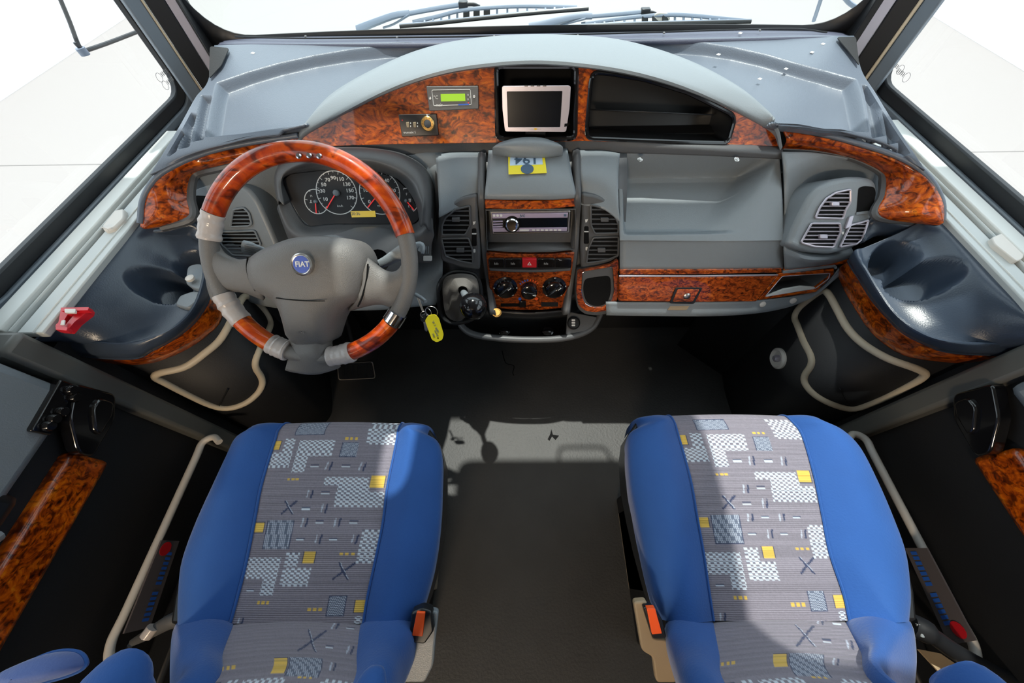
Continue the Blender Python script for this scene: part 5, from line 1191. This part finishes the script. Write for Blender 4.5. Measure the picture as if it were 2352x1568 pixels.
# ceiling lamp behind the camera
lm = thing('ceiling_lamp', 'warm ceiling lamp of the living cabin behind the seats', 'lamp', (-.6,-2.25,1.98))
box('lamp_housing', -.87, -.33, -2.42, -2.08, 1.955, 2.0, 'white', lm)
box('diffuser', -.85, -.35, -2.40, -2.10, 1.945, 1.957, mat('lamp_diffuser', srgb(255,225,190), .5, emit=srgb(255,215,170), estr=2), lm)

# =================================================================== OUTSIDE: WIPERS AND MIRROR ARMS
def WO(px, py, h=.02):
    d = ray(px, py); t = 1.4/d.y
    for _ in range(12):
        p = CAM+d*t; q = WS(p.x, p.z); t *= (q.y+h)/p.y
    return CAM+d*t
def polyt(name, pts, r, m, parent, h=.03, flat=1, n=None, seg=8): return tube(name, [WO(a, b, h) for a, b in pts], r, m, parent, n=n or 10*len(pts), seg=seg, flat=flat)
gw = mat('wiper_grey_metal', srgb(120,132,150), .4); M['gw'] = gw
for lab, P in (('left windshield wiper lying across the glass, raised higher at its right end',
      dict(arm=[(820,68),(860,52),(905,36),(940,30)], arm2=[(940,31),(1000,20),(1062,10)], link=[(1062,12),(1085,10),(1102,16)], blade=[(918,61),(1000,54),(1100,43),(1220,31),(1352,20)], bow=[(948,51),(1005,38),(1060,24),(1130,17),(1200,14),(1262,15),(1325,17)], hose=[(880,64),(905,55),(940,34)], clip=(1064,11))),
      ('right windshield wiper lying low on the glass, its middle joint wrapped in tape',
      dict(arm=[(1215,63),(1250,56),(1290,46),(1330,38),(1360,37)], arm2=[(1360,37),(1420,32),(1478,27)], link=[(1478,27),(1500,30),(1512,36)], blade=[(1308,63),(1400,58),(1500,55),(1620,52),(1725,50)], bow=[(1335,56),(1400,46),(1470,38),(1540,34),(1600,37),(1660,43),(1722,49)], hose=[(1270,64),(1300,55),(1345,43)], clip=(1482,27)))):
    r_ = thing('windshield_wiper', lab, 'wiper', WO(*P['arm'][0]), 'wipers on the windshield')
    polyt('wiper_arm', P['arm'], lambda t: .013-.004*t, 'gw', r_, .05, flat=.5); polyt('arm_rod', P['arm2'], .007, 'gw', r_, .05, flat=.6)
    polyt('arm_link', P['link'], .005, 'blk', r_, .045); polyt('washer_hose', P['hose'], .003, 'gw', r_, .04)
    polyt('blade_rubber', P['blade'], .0055, 'blk', r_, .012, flat=.7); polyt('blade_spine', [(a, b-3) for a, b in P['blade']], .004, 'gw', r_, .018)
    polyt('blade_bow', P['bow'], .006, 'gw', r_, .035, flat=.6)
    c = WO(*P['clip'], .05); box('arm_clip', c.x-.014, c.x+.014, c.y-.01, c.y+.01, c.z-.009, c.z+.009, 'blk', r_, bevel=.002)
    b0 = P['bow']
    for k in range(16):
        t = .08+.84*k/15; i = t*(len(b0)-1); j = int(i); f = i-j; x = b0[j][0]+(b0[j+1][0]-b0[j][0])*f; y = b0[j][1]+(b0[j+1][1]-b0[j][1])*f
        yb = float(np.interp(x, [q[0] for q in P['blade']], [q[1] for q in P['blade']]))
        if yb-y > 3: bar('blade_strut', WO(x, y, .035), WO(x, yb-1, .02), .006 if k not in (5,6,7) else .02, .004, 'blk' if k in (5,6,7) else 'gw', r_)
    for k in range(9):
        if P['arm'][0][0] < 0: pass
    if P['arm'][0][0] > 1000:
        t_ = slab('tape_wrap', [(1502,34),(1512,29),(1536,30),(1540,46),(1522,50),(1503,46)], Plane(WO(1520,40,.03), (0,-1,.2)), 'ivory', r_, th=.025, r=4, bevel=.004)
for lab, P, x in (('thin mirror bracket seen through the left side window', [[(135,-10),(160,50),(178,98),(188,112)], [(172,97),(180,106),(196,118)], [(192,118),(250,98),(318,72)]], -1.45),
                  ('thin mirror bracket seen through the right edge of the windshield', [[(1888,-10),(1880,15),(1869,48)],[(1940,-5),(1952,8),(1968,18)]], None)):
    r_ = thing('mirror_arm', lab, 'bracket', XX(*P[0][1], x) if x else WO(*P[0][1], .15))
    for q in P:
        pts = [XX(a, b, x) if x else WO(a, b, .15) for a, b in q]; tube('bracket_rod', pts, .006, 'blk' if x else 'gw', r_, n=14, seg=8)
    if x: lathe('pivot', XX(190,118,x), (0,0,1), [(.014,-.01),(.014,.01)], 'gw', r_, n=14)
for nm_, mk, fnn in (('left', [(366,178),(380,196),(372,190),(388,172)], lambda a, b: XX(a, b, XC-1.10)), ('right', [(2068,160),(2082,178),(2090,150),(2076,152)], lambda a, b: XX(a, b, XC+1.10))):
    r_ = thing('glass_marking', 'tiny grey printed safety mark in the lower front corner of the '+nm_+' side window', 'marking', fnn(*mk[0]), 'printed marks on the glass')
    for a, b in mk[:2]:
        c = fnn(a, b); tube('mark_ring', [c+Vector((0,math.cos(t)*.011,math.sin(t)*.011)) for t in [k*math.pi/9 for k in range(18)]], .0006, 'gprt', r_, closed=True, seg=4, spl=False)
        for k in range(5): bar('mark_glyph', c+Vector((0,.016+.007*k,-.004)), c+Vector((0,.016+.007*k,.006)), .002, .001, 'gprt', r_, up=Vector((1,0,0)), bevel=0)
print('objects', len(D.objects))
